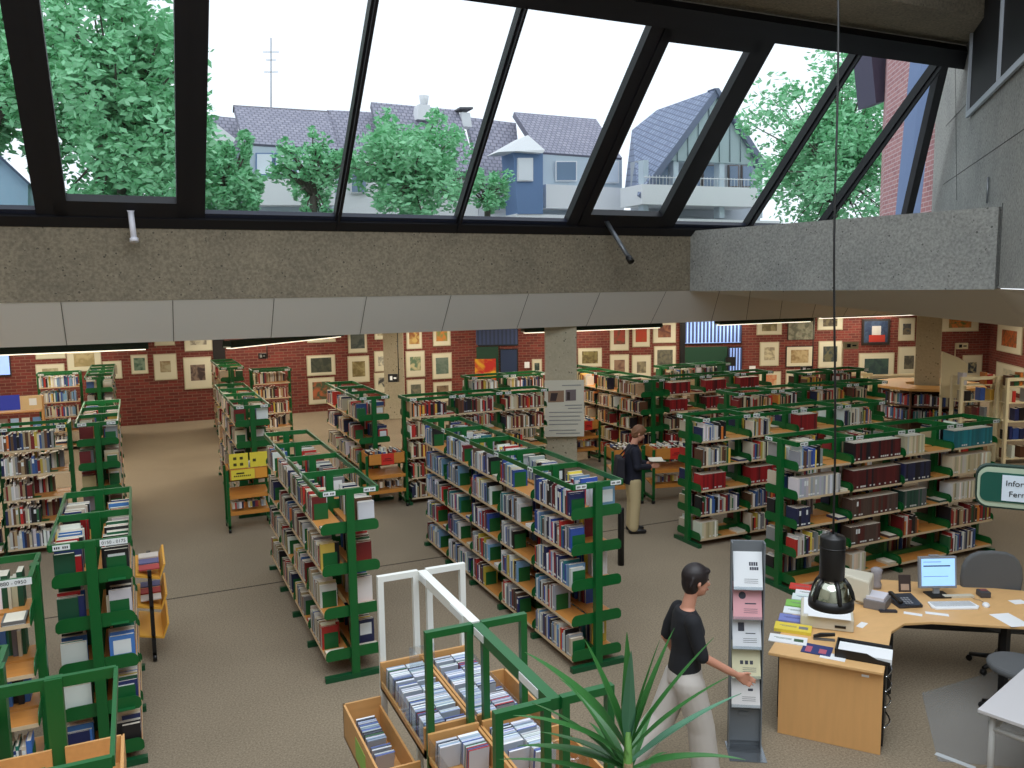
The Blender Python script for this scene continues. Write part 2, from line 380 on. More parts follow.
# ------------------------------------------------------------------ outside: houses and trees
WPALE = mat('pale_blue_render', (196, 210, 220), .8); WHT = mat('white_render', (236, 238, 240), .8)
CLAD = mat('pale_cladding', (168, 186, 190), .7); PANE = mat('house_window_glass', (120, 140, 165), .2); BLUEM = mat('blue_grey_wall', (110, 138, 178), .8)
def roof_part(par, ridge, eave, Y, dY, m=TILE, name='roof'):
    P = [aty(*eave[0], Y), aty(*eave[1], Y), aty(*ridge[1], Y+dY), aty(*ridge[0], Y+dY)]
    L = (P[1]-P[0]).length; Hh = (P[3]-P[0]).length
    mb = MB(); mb.quad(P, 0, [(0, 0), (L, 0), (L, Hh), (0, Hh)])
    Q = [p+Vector((0, .25, -.25)) for p in P]; mb.quad([Q[3], Q[2], Q[1], Q[0]], 0, [(0, 0)]*4)
    for i in range(4): mb.quad([P[i], Q[i], Q[(i+1) % 4], P[(i+1) % 4]], 0, [(0, 0)]*4)
    return mb.build(name, m, par)
def wall_part(par, pts, Y, d, m, name='wall'):
    P = [aty(x, y, Y) for x, y in pts]; return MB().prism(P, (0, d, 0)).build(name, m, par)
def winp(par, x0, y0, x1, y1, Y, m=PANE, mf=WHT):
    f = wall_part(par, [(x0-1.2, y0-1.2), (x1+1.2, y0-1.2), (x1+1.2, y1+1.2), (x0-1.2, y1+1.2)], Y-.12, .12, mf, 'window')
    f2 = MB().prism([aty(x0, y0, Y-.16), aty(x1, y0, Y-.16), aty(x1, y1, Y-.16), aty(x0, y1, Y-.16)], (0, .03, 0)).build('pane', m, f); return f
h = thing('house', 'grey-roofed house with a white dormer, furthest left behind the first tree', 'house')
roof_part(h, [(196, 114), (236, 118)], [(207, 175), (247, 176)], 46, 4); wall_part(h, [(200, 175), (247, 176), (247, 215), (200, 215)], 46, 4, WPALE)
wall_part(h, [(205, 140), (232, 141), (232, 172), (205, 170)], 45, 2, WPALE, 'dormer'); MB().prism([aty(200, 138, 44.6), aty(214, 122, 44.6), aty(236, 139, 44.6), aty(234, 142, 44.6), aty(200, 142, 44.6)], (0, 2.5, 0)).build('dormer_roof', WHT, h)
winp(h, 208, 146, 228, 162, 45)
h = thing('house', 'house under a long tiled roof with a row of white windows, television aerial behind it', 'house')
roof_part(h, [(234, 106), (328, 112)], [(244, 143), (338, 149)], 44, 4.5); wall_part(h, [(245, 142), (340, 148), (340, 216), (245, 216)], 44.1, 5, WPALE)
for (a, b) in ((257, 272), (276, 293), (297, 312), (315, 330)): winp(h, a, 154, b, 174, 44, mat('bright_pane', (222, 232, 240), .3), BLUEM)
wall_part(h, [(252, 178), (335, 180), (335, 205), (252, 205)], 43.2, .9, WHT, 'balcony')
roof_part(h, [(233, 105), (329, 111)], [(233, 107), (329, 113)], 48.4, .3, mat('ridge_tile', (96, 92, 100), .8), 'ridge')
h = thing('house', 'house behind the small tree, tiled roof carrying a white chimney', 'house')
roof_part(h, [(327, 110), (372, 112)], [(336, 152), (380, 156)], 45, 4); roof_part(h, [(371, 102), (458, 110)], [(385, 168), (478, 172)], 43.5, 4.5)
wall_part(h, [(336, 152), (478, 166), (478, 216), (336, 216)], 44.2, 5, WHT)
wall_part(h, [(419, 104), (430, 105), (432, 120), (417, 119)], 46.5, .9, WHT, 'chimney'); MB().tube([aty(424, 104, 46.9), aty(424, 96, 46.9)], [.22, .3], k=10).build('chimney_pot', WHT, h)
for (a, b) in ((352, 366), (385, 400), (440, 456)): winp(h, a, 174, b, 192, 44.1)
h = thing('house', 'narrow house with steep grey roof left of the turret', 'house')
roof_part(h, [(466, 117), (516, 123)], [(482, 184), (522, 186)], 44.8, 4); wall_part(h, [(482, 184), (522, 186), (522, 218), (478, 218)], 44.9, 4, WHT)
wall_part(h, [(462, 112), (470, 113), (472, 127), (462, 126)], 47.2, .8, WHT, 'chimney'); wall_part(h, [(460, 107), (473, 107), (473, 109), (460, 109)], 47, 1.1, mat('chimney_cap', (90, 90, 96), .8), 'chimney_cap')
winp(h, 488, 193, 500, 210, 44.8)
h = thing('house', 'house with light tiled roof, white balcony and pale turret at its left corner', 'house')
roof_part(h, [(514, 112), (596, 119)], [(540, 152), (622, 158)], 44.0, 4.2); wall_part(h, [(541, 151), (622, 157), (622, 216), (541, 216)], 44.1, 5, WPALE)
winp(h, 557, 162, 576, 180, 44.0); winp(h, 600, 162, 618, 182, 44.0, mat('bright_pane2', (215, 225, 235), .3)); wall_part(h, [(546, 184), (624, 188), (624, 210), (546, 208)], 42.9, 1.2, WHT, 'balcony')
tb = wall_part(h, [(513, 150), (543, 149), (543, 214), (518, 214)], 42.5, 1.6, BLUEM, 'turret')
MB().prism([aty(498, 152, 42), aty(528, 135, 42.8), aty(545, 150, 42), aty(543, 153, 42), (aty(516, 151, 42))], (0, 1.8, 0)).build('turret_roof', WHT, h)
winp(h, 519, 159, 532, 180, 42.5, mat('bright_pane3', (235, 240, 245), .3))
h = thing('house', 'large gabled house with slate roof, pale triangular gable and balcony', 'house')
Yg = 39
MB().prism([aty(667, 160, Yg), aty(716, 90, Yg), aty(763, 165, Yg)], (0, .4, 0)).build('gable', CLAD, h)
mbs = MB()
for k in range(1, 9):
    x = 667+k*10.5; yt = 90+abs(x-716)*(70/49 if x < 716 else 75/47); mbs.tube([aty(x, yt+2, Yg-.03), aty(x, 162, Yg-.03)], .03, k=4)
mbs.build('cladding_joint', mat('joint2', (120, 138, 146), .8), h)
mb = MB()
P = [aty(638, 196, Yg-.2), aty(716, 89, Yg-.2), aty(624, 194, Yg+7)]
rn = (P[1]-P[0]).cross(P[2]-P[0]).normalized()
P = [P[0], P[1], aty(657, 110, Yg+4.5), aty(632, 130, Yg+5.5), aty(624, 194, Yg+6)]
eu = (P[4]-P[0]).normalized(); ev = rn.cross(eu); [mb.quad([P[0], P[k_], P[k_+1]], 0, [((p_-P[0]).dot(eu), (p_-P[0]).dot(ev)) for p_ in (P[0], P[k_], P[k_+1])]) for k_ in (1, 2, 3)]; Q = [p+Vector((.3, 0, -.2)) for p in P]; mb.quad(Q[::-1], 0, [(0, 0)]*5)
for i in range(5): mb.quad([P[i], Q[i], Q[(i+1) % 5], P[(i+1) % 5]], 0, [(0, 0)]*4)
mb.build('roof', SLATE, h)
mb = MB(); mb.prism([aty(715, 88, Yg-.3), aty(719, 88, Yg-.3), aty(771, 170, Yg-.3), aty(764, 170, Yg-.3)], (0, .7, 0)); mb.build('roof', SLATE, h)
wall_part(h, [(640, 160), (760, 164), (760, 222), (640, 218)], Yg+2, 1, mat('pale_grey_wall', (176, 182, 190), .8))  # pale grey back wall behind the balcony columns
wall_part(h, [(642, 184), (758, 188), (758, 207), (642, 204)], Yg-.3, 2.2, WHT, 'balcony')
for x in (646, 676, 722, 760): wall_part(h, [(x-2.5, 160), (x+2.5, 160), (x+2.5, 218), (x-2.5, 218)], Yg+.1, .5, WPALE, 'column')
for (a, b) in ((655, 668), (686, 700), (704, 714), (730, 738), (743, 753)): winp(h, a, 166, b, 186, Yg+2, PANE, mat('brown_frame', (120, 110, 108), .7))
mb = MB()
for k in range(0, 34): p = aty(646+k*3.4, 184+k*.12, Yg-.2); mb.tube([p, p+Vector((0, 0, .5))], .015, k=4)
mb.tube([aty(644, 177, Yg-.2), aty(760, 180, Yg-.2)], .03, k=5); mb.build('railing', WHT, h)
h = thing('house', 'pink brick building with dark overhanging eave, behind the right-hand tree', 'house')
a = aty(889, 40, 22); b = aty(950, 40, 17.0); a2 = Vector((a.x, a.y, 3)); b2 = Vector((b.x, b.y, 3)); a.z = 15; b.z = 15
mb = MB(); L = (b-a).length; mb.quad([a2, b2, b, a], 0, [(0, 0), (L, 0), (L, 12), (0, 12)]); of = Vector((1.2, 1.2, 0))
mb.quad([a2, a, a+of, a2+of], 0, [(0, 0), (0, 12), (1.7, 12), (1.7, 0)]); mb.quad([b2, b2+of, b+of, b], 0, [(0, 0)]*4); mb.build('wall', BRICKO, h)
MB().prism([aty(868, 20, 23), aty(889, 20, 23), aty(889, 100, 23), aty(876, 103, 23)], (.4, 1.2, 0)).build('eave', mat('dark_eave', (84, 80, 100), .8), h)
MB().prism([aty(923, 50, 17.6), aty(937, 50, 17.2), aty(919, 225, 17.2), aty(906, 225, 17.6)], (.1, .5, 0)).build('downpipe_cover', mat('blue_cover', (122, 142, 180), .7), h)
h = thing('house', 'pale blue gable end low in the leftmost window pane', 'house')
MB().prism([aty(-14, 150, 30), aty(0, 158, 30), aty(28, 184, 30), aty(28, 205, 30), aty(-14, 205, 30)], (0, 2, 0)).build('gable', mat('pale_blue_gable', (160, 192, 214), .8), h)
MB().prism([aty(-14, 147, 29.7), aty(0, 155, 29.7), aty(29, 182, 29.7), aty(29, 185, 29.7), aty(0, 158.5, 29.7), aty(-14, 151, 29.7)], (0, 2.4, 0)).build('verge', mat('verge', (80, 96, 120), .8), h)
h = thing('tv_aerial', 'thin television aerial mast on the roof behind the second house', 'aerial')
mb = MB(); mb.tube([aty(271, 108, 47), aty(271, 38, 47)], .035, k=5)
for (y, r) in ((52, 8), (60, 5), (72, 7)): mb.tube([aty(271-r, y, 47), aty(271+r, y, 47)], .02, k=4)
mb.build('mast', mat('aerial_grey', (170, 174, 182), .5), h)

# houses stand on the ground behind the hall
for h in [o for o in COL.objects if o.get('category') == 'house']:
    ch = [o for o in COL.objects if o.parent == h and o.type == 'MESH' and o.name.split('.')[0] in ('wall', 'gable', 'turret', 'column')]
    vv = [v.co for o in ch for v in o.data.vertices]
    if not vv: continue
    x0_, x1_, y0_, y1_ = min(v.x for v in vv), max(v.x for v in vv), min(v.y for v in vv), max(v.y for v in vv); zt_ = min(v.z for v in vv)
    if zt_ > 1 and 'brick' not in h['label']: MB().box((x0_+.15, y0_+.05, 0), (x1_-.15, y1_-.05, zt_+.02)).build('lower_wall', WHT, h)
struct('ground', MB().box((-40, 31, -.2), (90, 90, 0)), mat('street', (120, 122, 118), .9))

def leafmat(name, c1, c2):
    m = bpy.data.materials.new(name); m.use_nodes = True; nt = m.node_tree; b = nt.nodes['Principled BSDF']; b.inputs['Roughness'].default_value = .7
    n = nt.nodes.new('ShaderNodeTexNoise'); n.inputs['Scale'].default_value = 1.5; n.inputs['Detail'].default_value = 5; tc = nt.nodes.new('ShaderNodeTexCoord'); nt.links.new(tc.outputs['Object'], n.inputs['Vector'])
    mx = nt.nodes.new('ShaderNodeMix'); mx.data_type = 'RGBA'; mx.inputs[6].default_value = (*s2l(c1), 1); mx.inputs[7].default_value = (*s2l(c2), 1)
    nt.links.new(n.outputs[0], mx.inputs[0]); nt.links.new(mx.outputs[2], b.inputs['Base Color'])
    return m
LEAF = leafmat('hazy_leaves', (112, 196, 140), (176, 232, 186)); BARK = mat('bark', (96, 92, 84), .9)  # leaf greens lightened to carry the haze on the glass
def tree(lab, px, py, Y, rpx, rpy, n, leaf, blobs, seed):
    rnd = random.Random(seed); c = aty(px, py, Y); sc = (c-CP).length/FPX*.98; rx, rz = rpx*sc, rpy*sc
    t = thing('tree', lab, 'tree', (c.x, c.y, 4.0 if c.z-rz < 4.0 else 0))
    base = Vector(t.location); t.location.z = 0; base.z = 0
    cl = c-base
    bl = []
    for k in range(blobs):
        while True:
            v = Vector((rnd.uniform(-1, 1), rnd.uniform(-1, 1), rnd.uniform(-1, 1)))
            if .1 < v.length < 1: break
        v = v.normalized()*rnd.uniform(.25, .95)
        bl.append((cl+Vector((v.x*rx, v.y*rx, v.z*rz)), rnd.uniform(.12, .3)))
    tr = MB(); tr.tube([(0, 0, 0), (0, 0, cl.z-rz*.6), (0, 0, cl.z)], [.22, .15, .05], k=8)
    for p, r in bl: tr.tube([(0, 0, cl.z-rz*.5), (Vector((0, 0, cl.z-rz*.2))+p)/2, p], [.07, .045, .015], k=5)
    tr.build('trunk', BARK, t)
    lv = MB(); per = n//blobs
    for p, r in bl:
        for _ in range(per):
            v = Vector((rnd.gauss(0, 1), rnd.gauss(0, 1), rnd.gauss(0, 1))).normalized()*rnd.uniform(.45, 1.05)
            q = p+Vector((v.x*rx*r, v.y*rx*r, v.z*rz*r))
            a = Vector((rnd.gauss(0, 1), rnd.gauss(0, 1), rnd.gauss(0, .5))).normalized(); b_ = a.cross(Vector((rnd.gauss(0, 1), rnd.gauss(0, 1), rnd.gauss(0, 1)))).normalized()
            L = leaf*rnd.uniform(.7, 1.4)
            lv.quad([q-a*L, q-b_*L*.45, q+a*L, q+b_*L*.45])
    lv.build('foliage', LEAF, t)
tree('big leafy tree filling the second window pane', 116, 108, 30, 84, 122, 24000, .15, 120, 1)
tree('leafy tree cut by the left edge, in the leftmost pane', -18, 80, 30.5, 50, 105, 9000, .15, 60, 2)
tree('low leafy tree left of the row of white windows', 228, 180, 32, 36, 46, 6000, .13, 50, 3)
tree('sparse thin tree in front of the white windows', 312, 172, 34, 42, 46, 2400, .13, 60, 4)
tree('medium tree in front of the house with white chimney', 412, 166, 34, 78, 58, 9500, .14, 110, 5)
tree('small sparse tree right of the medium tree, before the narrow house', 487, 190, 36, 26, 30, 1500, .12, 30, 6)
tree('large tree between the gabled house and the brick building', 838, 150, 30, 92, 96, 17000, .15, 120, 7)

# ------------------------------------------------------------------ shelving rows
BAY = .93; TOPZ = 1.945
MESH = {}
def cached(key, fn):
    if key not in MESH: MESH[key] = fn()
    return MESH[key]
def bracket_mesh(flip):
    # end plate in local (y,z): back at y=0 front at y=.27 with rounded front corner
    def f():
        pts = [(0, 0), (.25, 0), (.27, .02)]
        for k in range(6): a = k/5*PI/2; pts.append((.27-.06+.06*math.cos(a), .115-.06+.06*math.sin(a)))
        pts.append((0, .115))
        return MB().prism([(0, y*flip, z) for y, z in pts], (.006, 0, 0)).mesh('shelf_bracket', GREEN)
    return cached(('br', flip), f)
def board_mesh(flip):
    def f():
        a, b = sorted((.025*flip, .275*flip)); e0, e1 = sorted((.275*flip, .279*flip))
        return MB().box((.025, a, 0), (BAY-.025, b, .022), 0).box((.025, e0, -.004), (BAY-.025, e1, .024), 1).mesh('shelf_board', [BOARD, mat('shelf_front_edge', (206, 184, 150), .5)])
    return cached(('bo', flip), f)
def up_mesh(): return cached('up', lambda: MB().box((-.03, -.04, .0), (.03, .04, TOPZ)).mesh('upright', GREEN))
def foot_mesh(): return cached('foot', lambda: MB().box((-.03, -.31, 0.0), (.03, .31, .055)).mesh('foot', mat('dark_green_foot', (10, 74, 42), .4)))
def cross_mesh(): return cached('cr', lambda: MB().box((-.015, -.29, TOPZ-.055), (.015, .29, TOPZ+.002)).mesh('crossbar', GREEN))
def rail_mesh(): return cached('ra', lambda: MB().box((0, -.01, TOPZ-.05), (BAY, .01, TOPZ)).mesh('top_rail', GREEN))
def stretch_mesh(): return cached('st', lambda: MB().box((.03, -.02, .1), (BAY-.03, .02, .18)).mesh('stretcher', GREEN))
LABELM = mat('white_label', (222, 226, 226), .6)
def label_mesh():
    def f():
        mb = MB().box((-.06, -.003, 0), (.06, .003, .042), 0)
        for k in range(7):
            if k in (3,): continue
            mb.box((-.05+k*.0145, -.0045, .012), (-.041+k*.0145, -.003, .03), 1)
        return mb.mesh('label_plate', [LABELM, INK])
    return cached('lab', f)
BOOKS = []
BOOKENDS = []
ROWS = {}
LEV5 = [.10, .47, .84, 1.21, 1.58]; LEV4 = [.20, .64, 1.08, 1.50]; 
LNAME = {5: ['bottom', 'fourth', 'middle', 'second', 'top'], 4: ['bottom', 'third', 'second', 'top'], 6: ['bottom', 'fifth', 'fourth', 'third', 'second', 'top']}
def row(key, lab, x, y, axis, n, levels=LEV5, near='front', palette='mixed', fills=None, group='green steel shelving rows', labels_at='near', sides=(1, -1), topz=None):
    rz = PI/2 if axis == 'Y' else 0
    t = thing('bookshelf', lab, 'bookshelf', (x, y, 0), rz, group)
    for i in range(n+1):
        inst('upright', up_mesh(), t, (i*BAY, 0, 0)); inst('foot', foot_mesh(), t, (i*BAY, 0, 0)); inst('crossbar', cross_mesh(), t, (i*BAY, 0, 0))
    for i in range(n):
        inst('stretcher', stretch_mesh(), t, (i*BAY, 0, 0))
        for s in (1, -1):
            inst('top_rail', rail_mesh(), t, (i*BAY, s*.29, 0))
            if s not in sides: continue
            for z in levels:
                b = inst('shelf_board', board_mesh(s), t, (i*BAY, 0, z))
                inst('shelf_bracket', bracket_mesh(s), b, (.019, .02*s, 0)); inst('shelf_bracket', bracket_mesh(s), b, (BAY-.025, .02*s, 0))
    if axis == 'Y':
        for s in (.2, -.2):
            inst('label_plate', label_mesh(), t, (-.02, s, TOPZ-.045), -PI/2)
        for i in range(1, n):
            if x > 0: inst('label_plate', label_mesh(), t, (i*BAY, .303, TOPZ-.045), PI)
    else:
        for i in range(0, n+1):
            for d in (-.09, .09):
                if 0 <= i*BAY+d <= n*BAY: inst('label_plate', label_mesh(), t, (i*BAY+d, -.303, TOPZ-.045))
        if x < 8 and y < 12: inst('label_plate', label_mesh(), t, (-.02, .2, TOPZ-.045), -PI/2)
    M = Matrix.Translation((x, y, 0)) @ Matrix.Rotation(rz, 4, 'Z')
    fill_row(key, M, axis, n, levels, palette, fills or {}, sides, x)
    return t
# palettes: (name, srgb, weight)
PAL = {
 'mixed': [('cream', (214, 204, 180), 7), ('white', (224, 224, 222), 8), ('dark red', (120, 34, 34), 4), ('brown', (96, 66, 46), 4), ('navy', (34, 42, 78), 4), ('blue', (58, 92, 150), 3), ('black', (28, 26, 30), 4), ('grey', (140, 140, 142), 5), ('green', (50, 104, 66), 2), ('orange', (206, 112, 50), 1), ('yellow', (214, 186, 80), 2), ('beige', (178, 156, 120), 6), ('red', (188, 48, 42), 2)],
 'cool': [('white', (226, 228, 230), 8), ('light blue', (120, 160, 200), 4), ('navy', (34, 42, 92), 4), ('blue', (52, 82, 160), 4), ('grey', (150, 154, 160), 5), ('brown', (96, 70, 56), 2), ('dark red', (120, 34, 44), 2), ('red', (196, 52, 48), 2), ('black', (28, 26, 30), 3), ('teal', (44, 120, 130), 2), ('cream', (214, 204, 180), 3), ('yellow', (222, 196, 80), 1)],
 'warm': [('cream', (210, 194, 160), 6), ('dark red', (122, 30, 30), 6), ('brown', (100, 62, 42), 6), ('black', (30, 26, 28), 4), ('beige', (182, 150, 110), 6), ('red', (182, 44, 36), 3), ('yellow', (216, 176, 74), 2), ('white', (222, 216, 206), 4), ('orange', (214, 122, 50), 2), ('green', (40, 92, 56), 1), ('navy', (36, 40, 66), 2)],
 'maroonset': [('maroon', (86, 28, 30), 9), ('black', (30, 26, 34), 3)], 'greyset': [('dark brown', (84, 66, 58), 8), ('maroon', (92, 40, 36), 3)],
 'tealset': [('teal', (30, 122, 134), 1)], 'greenset': [('dark green', (40, 74, 62), 3), ('grey', (96, 98, 98), 2)], 'creamset': [('cream', (214, 202, 170), 6), ('white', (226, 224, 214), 3), ('beige', (190, 172, 136), 2)],
 'navyset': [('navy', (40, 44, 74), 3), ('black', (30, 28, 38), 2)], 'redset': [('red', (150, 30, 34), 5), ('maroon', (96, 26, 30), 2)], 'whiteset': [('white', (214, 216, 222), 6), ('grey', (170, 172, 182), 3), ('cream', (214, 206, 188), 2)],
 'big': [('grey', (120, 118, 120), 2), ('white', (226, 226, 226), 3), ('dark green', (30, 90, 60), 3), ('red', (186, 36, 40), 3), ('blue', (70, 120, 190), 3), ('teal', (30, 120, 100), 2), ('navy', (40, 50, 100), 2), ('black', (30, 28, 30), 3), ('yellow', (218, 186, 70), 1), ('cream', (216, 206, 180), 3)],
}
def pick(rnd, pal):
    tot = sum(p[2] for p in pal); r = rnd.uniform(0, tot)
    for p in pal:
        r -= p[2]
        if r <= 0: break
    j_ = rnd.uniform(.82, 1.08); c = [max(0, min(255, v*j_*rnd.uniform(.97, 1.03))) for v in p[1]]
    return p[0], s2l(c)
def fill_row(key, M, axis, n, levels, palette, fills, sides, x0):
    for s in sides:
        vis = (axis == 'X' and s == -1) or (axis == 'Y' and ((x0 > 0 and s == 1) or (x0 < 0 and s == -1)))
        for li, z in enumerate(levels):
            for b in range(n):
                rnd = random.Random(hash((len(key), sum(map(ord, key)), s, li, b)))
                spec = fills.get((s, li, b), fills.get((s, li), fills.get(s)))
                pal = palette; frac = rnd.choice([.4, .5, .6, .7, .8, .92]) if vis else rnd.choice([.5, .7, .9])
                same = False
                if spec:
                    if spec[0]: pal = spec[0]
                    if len(spec) > 1 and spec[1] is not None: frac = spec[1]
                    same = pal.endswith('set')
                if frac <= .01: continue
                lo, hi = b*BAY+.032, (b+1)*BAY-.032
                W = (hi-lo)*frac; x = 0; lst = []
                clear = (levels[li+1] if li+1 < len(levels) else TOPZ)-z-.05
                hh = rnd.uniform(.235, .25) if same else 0; tt = rnd.uniform(.03, .04); dd = rnd.uniform(.16, .19)
                while x < W:
                    th = tt if same else rnd.uniform(.014, .042); h = hh if same else min(clear, rnd.uniform(.19, .275)); d = dd if same else rnd.uniform(.14, .2)
                    nm, c = pick(rnd, PAL[pal])
                    if x+th > hi-lo: break
                    lst.append([x, th, d, h, nm, c]); x += th+.0008
                if not lst: continue
                end = lst[-1][0]+lst[-1][1]
                # on rows running away the group stands against the far end, bookend faces the viewer
                fromfar = axis == 'Y'
                zt = z+.0225
                for k, (bx, th, d, h, nm, c) in enumerate(lst):
                    xx = hi-bx-th if fromfar else lo+bx
                    BOOKS.append(dict(key=key, M=M, s=s, li=li, nl=len(levels), b=b, k=(len(lst)-1-k) if fromfar else k, n=len(lst), x=xx, th=th, d=d, h=h, z=zt, nm=nm, c=c, vis=vis, axis=axis))
                if end+.03 < hi-lo:
                    xe = hi-end-.004 if fromfar else lo+end+.002
                    BOOKENDS.append(dict(key=key, M=M, s=s, li=li, nl=len(levels), b=b, x=xe, z=zt, vis=vis, fromfar=fromfar))
                    if rnd.random() < .3 and hi-lo-end > .12:   # a book lying flat in the gap
                        nm, c = pick(rnd, PAL[pal]); xx = lo+.02 if fromfar else hi-.17
                        BOOKS.append(dict(key=key, M=M, s=s, li=li, nl=len(levels), b=b, k=-1, n=0, x=xx, th=.15, d=.2, h=.03, z=zt, nm=nm, c=c, vis=vis, axis=axis))

RN = {}
def R(key, name, *a, **k): RN[key] = name; return row(key, *a, **k)
R('A', 'left centre row', 'green shelving row left of centre, four bays, open top frame and four shelf levels', 1.82, 7.92, 'Y', 4, levels=LEV4, palette='mixed')
R('B', 'long centre row', 'longest green shelving row in the centre, five bays, running towards the hanging poster', 4.12, 7.03, 'Y', 5, palette='cool')
Cf = {(-1, 4, 0): ('cool', .42), (-1, 4, 1): ('maroonset', .98), (-1, 4, 2): ('creamset', .4), (-1, 4, 3): ('tealset', .9),
      (-1, 3, 0): ('whiteset', .8), (-1, 3, 1): ('maroonset', .98), (-1, 3, 2): ('navyset', .55), (-1, 3, 3): ('creamset', .9),
      (-1, 2, 0): ('navyset', .22), (-1, 2, 1): ('greyset', .98), (-1, 2, 2): ('greenset', .5), (-1, 2, 3): ('creamset', .7),
      (-1, 1, 0): ('mixed', .75), (-1, 1, 1): ('greyset', .6), (-1, 1, 2): ('warm', .35), (-1, 1, 3): ('warm', .95),
      (-1, 0, 0): ('mixed', .0), (-1, 0, 1): ('creamset', .3), (-1, 0, 2): ('creamset', .0), (-1, 0, 3): ('mixed', .6)}
R('C', 'row behind the desk', 'green shelving row right behind the information desk, with sets of maroon and teal volumes', 7.33, 7.95, 'X', 4, fills=Cf, palette='mixed')
C2f = {(-1, 4, 0): ('mixed', .5), (-1, 3, 0): ('mixed', .6), (-1, 2, 0): ('redset', .5), (-1, 2, 1): ('redset', .6), (-1, 0, 0): ('creamset', .35), (-1, 4, 2): ('redset', .4)}
R('C2', 'second cross row', 'green shelving row one aisle behind the maroon and teal sets, seen end-on at left', 7.43, 10.0, 'X', 4, fills=C2f, palette='mixed')
R('C3', 'third cross row', 'short green shelving row third behind the information desk', 9.75, 12.0, 'X', 4, palette='warm')
R('K', 'red volumes row', 'green shelving row with red volumes, right of the hanging poster', 10.12, 14.6, 'X', 3, palette='warm', fills={(-1, 4): ('redset', .6), (-1, 3): ('redset', .5)})
R('K2', 'rearmost cross row', 'rearmost green shelving row in front of the dark green wall panel', 11.5, 16.6, 'X', 2, palette='mixed')
R('K3', 'row under prints', 'green shelving row below the framed prints right of the dark green wall panel', 13.2, 13.9, 'X', 2, palette='warm')
R('G', 'row with three bays', 'green shelving row behind the red-signed trolley, ending near the brick wall', 3.88, 14.65, 'Y', 3, levels=LEV4, palette='mixed')
R('F', 'row behind yellow signs', 'green shelving row behind the yellow-signed trolley', 1.74, 14.6, 'Y', 4, palette='mixed')
R('F3', 'rear left row', 'green shelving row at the back beside the brick wall corner, running away', 2.2, 22.2, 'Y', 3, palette='warm')
R('F2', 'single rear bay', 'single shelving bay at the brick wall with orange and pink books face out', 2.55, 21.3, 'X', 1, palette='warm', fills={(-1, 4): ('warm', .3)})
R('H', 'row left of the poster', 'green shelving row facing the camera left of the hanging poster', 4.35, 14.35, 'X', 3, palette='warm')
R('H2', 'row behind poster', 'short green shelving row behind the row left of the hanging poster', 6.6, 17.0, 'X', 2, palette='mixed')
R('J', 'row right of the poster', 'green shelving row right of the hanging poster, running away towards the wall', 9.72, 14.3, 'Y', 4, palette='warm')
Df = {1: ('big', .95), -1: ('big', .95)}
R('D', 'near left row', 'near green shelving row at left with magazines and binders facing the camera', -.43, 7.2, 'Y', 2, fills=Df, palette='big')
R('D2', 'far left row', 'green shelving row at left in line behind the near one', -.62, 13.9, 'Y', 3, palette='mixed')
R('D3', 'rearmost left row', 'rearmost green shelving row at left in front of the brick wall', -.85, 21.4, 'Y', 4, palette='mixed')
R('E', 'near left side row', 'green shelving row at the left edge abutting the near left row', -3.56, 6.75, 'X', 3, palette='big')
R('E0', 'lowest left side row', 'green shelving row in the bottom left corner abutting the wooden bin unit', -3.56, 4.93, 'X', 3, palette='big', fills={(-1, 4): ('big', .0), (-1, 3): ('cool', .9)})
R('E2', 'left middle side row', 'green shelving row at the left edge abutting the far left row', -3.8, 14.2, 'X', 3, palette='mixed')
R('E3', 'left rear side row', 'rear green shelving row at the left, below the framed prints', -2.25, 23.3, 'X', 1, palette='cool')

for (key, wx, wy, ln, txt) in (('D', -.36, 7.2-.022, .2, '0150 - 0175'), ('E', -.98, 6.75-.305, .22, '0880 - 0950')):
    tr = [o for o in bpy.data.objects if o.get('label') and o.type == 'EMPTY' and o['label'] == {'D': 'near green shelving row at left with magazines and binders facing the camera', 'E': 'green shelving row at the left edge abutting the near left row'}[key]][0]
    Mi = (Matrix.Translation(tr.location) @ Matrix.Rotation(tr.rotation_euler.z, 4, 'Z')).inverted()
    pl = MB().box((0, -.004, 0), (ln, 0, .05)).build('label_plate', LABELM); pl.parent = tr; pl.matrix_local = Mi @ Matrix.Translation((wx, wy, TOPZ-.052))
    text_obj('lettering', txt, .036, INK, pl, basis((.012, -.0045, .013), (1, 0, 0), (0, 0, 1)))

# near unit with wooden bins, bottom left
t = thing('bin_shelf', 'green framed unit with wooden bins in the bottom left corner', 'shelf unit', (-.49, 3.72, 0), PI/2)
for i in (0, 1):
    inst('upright', up_mesh(), t, (i*BAY, 0, 0)); inst('foot', foot_mesh(), t, (i*BAY, 0, 0)); inst('crossbar', cross_mesh(), t, (i*BAY, 0, 0))
for s in (1, -1):
    inst('top_rail', rail_mesh(), t, (0, s*.29, 0))
    for z in (1.42, .95, .5):
        MB().box((.03, min(.03*s, .3*s), z), (.9, max(.03*s, .3*s), z+.015)).box((.03, s*.3-.008, z), (.9, s*.3+.008, z+.16)).box((.03, min(.03*s, .3*s), z), (.045, max(.03*s, .3*s), z+.16)).box((.885, min(.03*s, .3*s), z), (.9, max(.03*s, .3*s), z+.16)).build('bin', PINE, t)

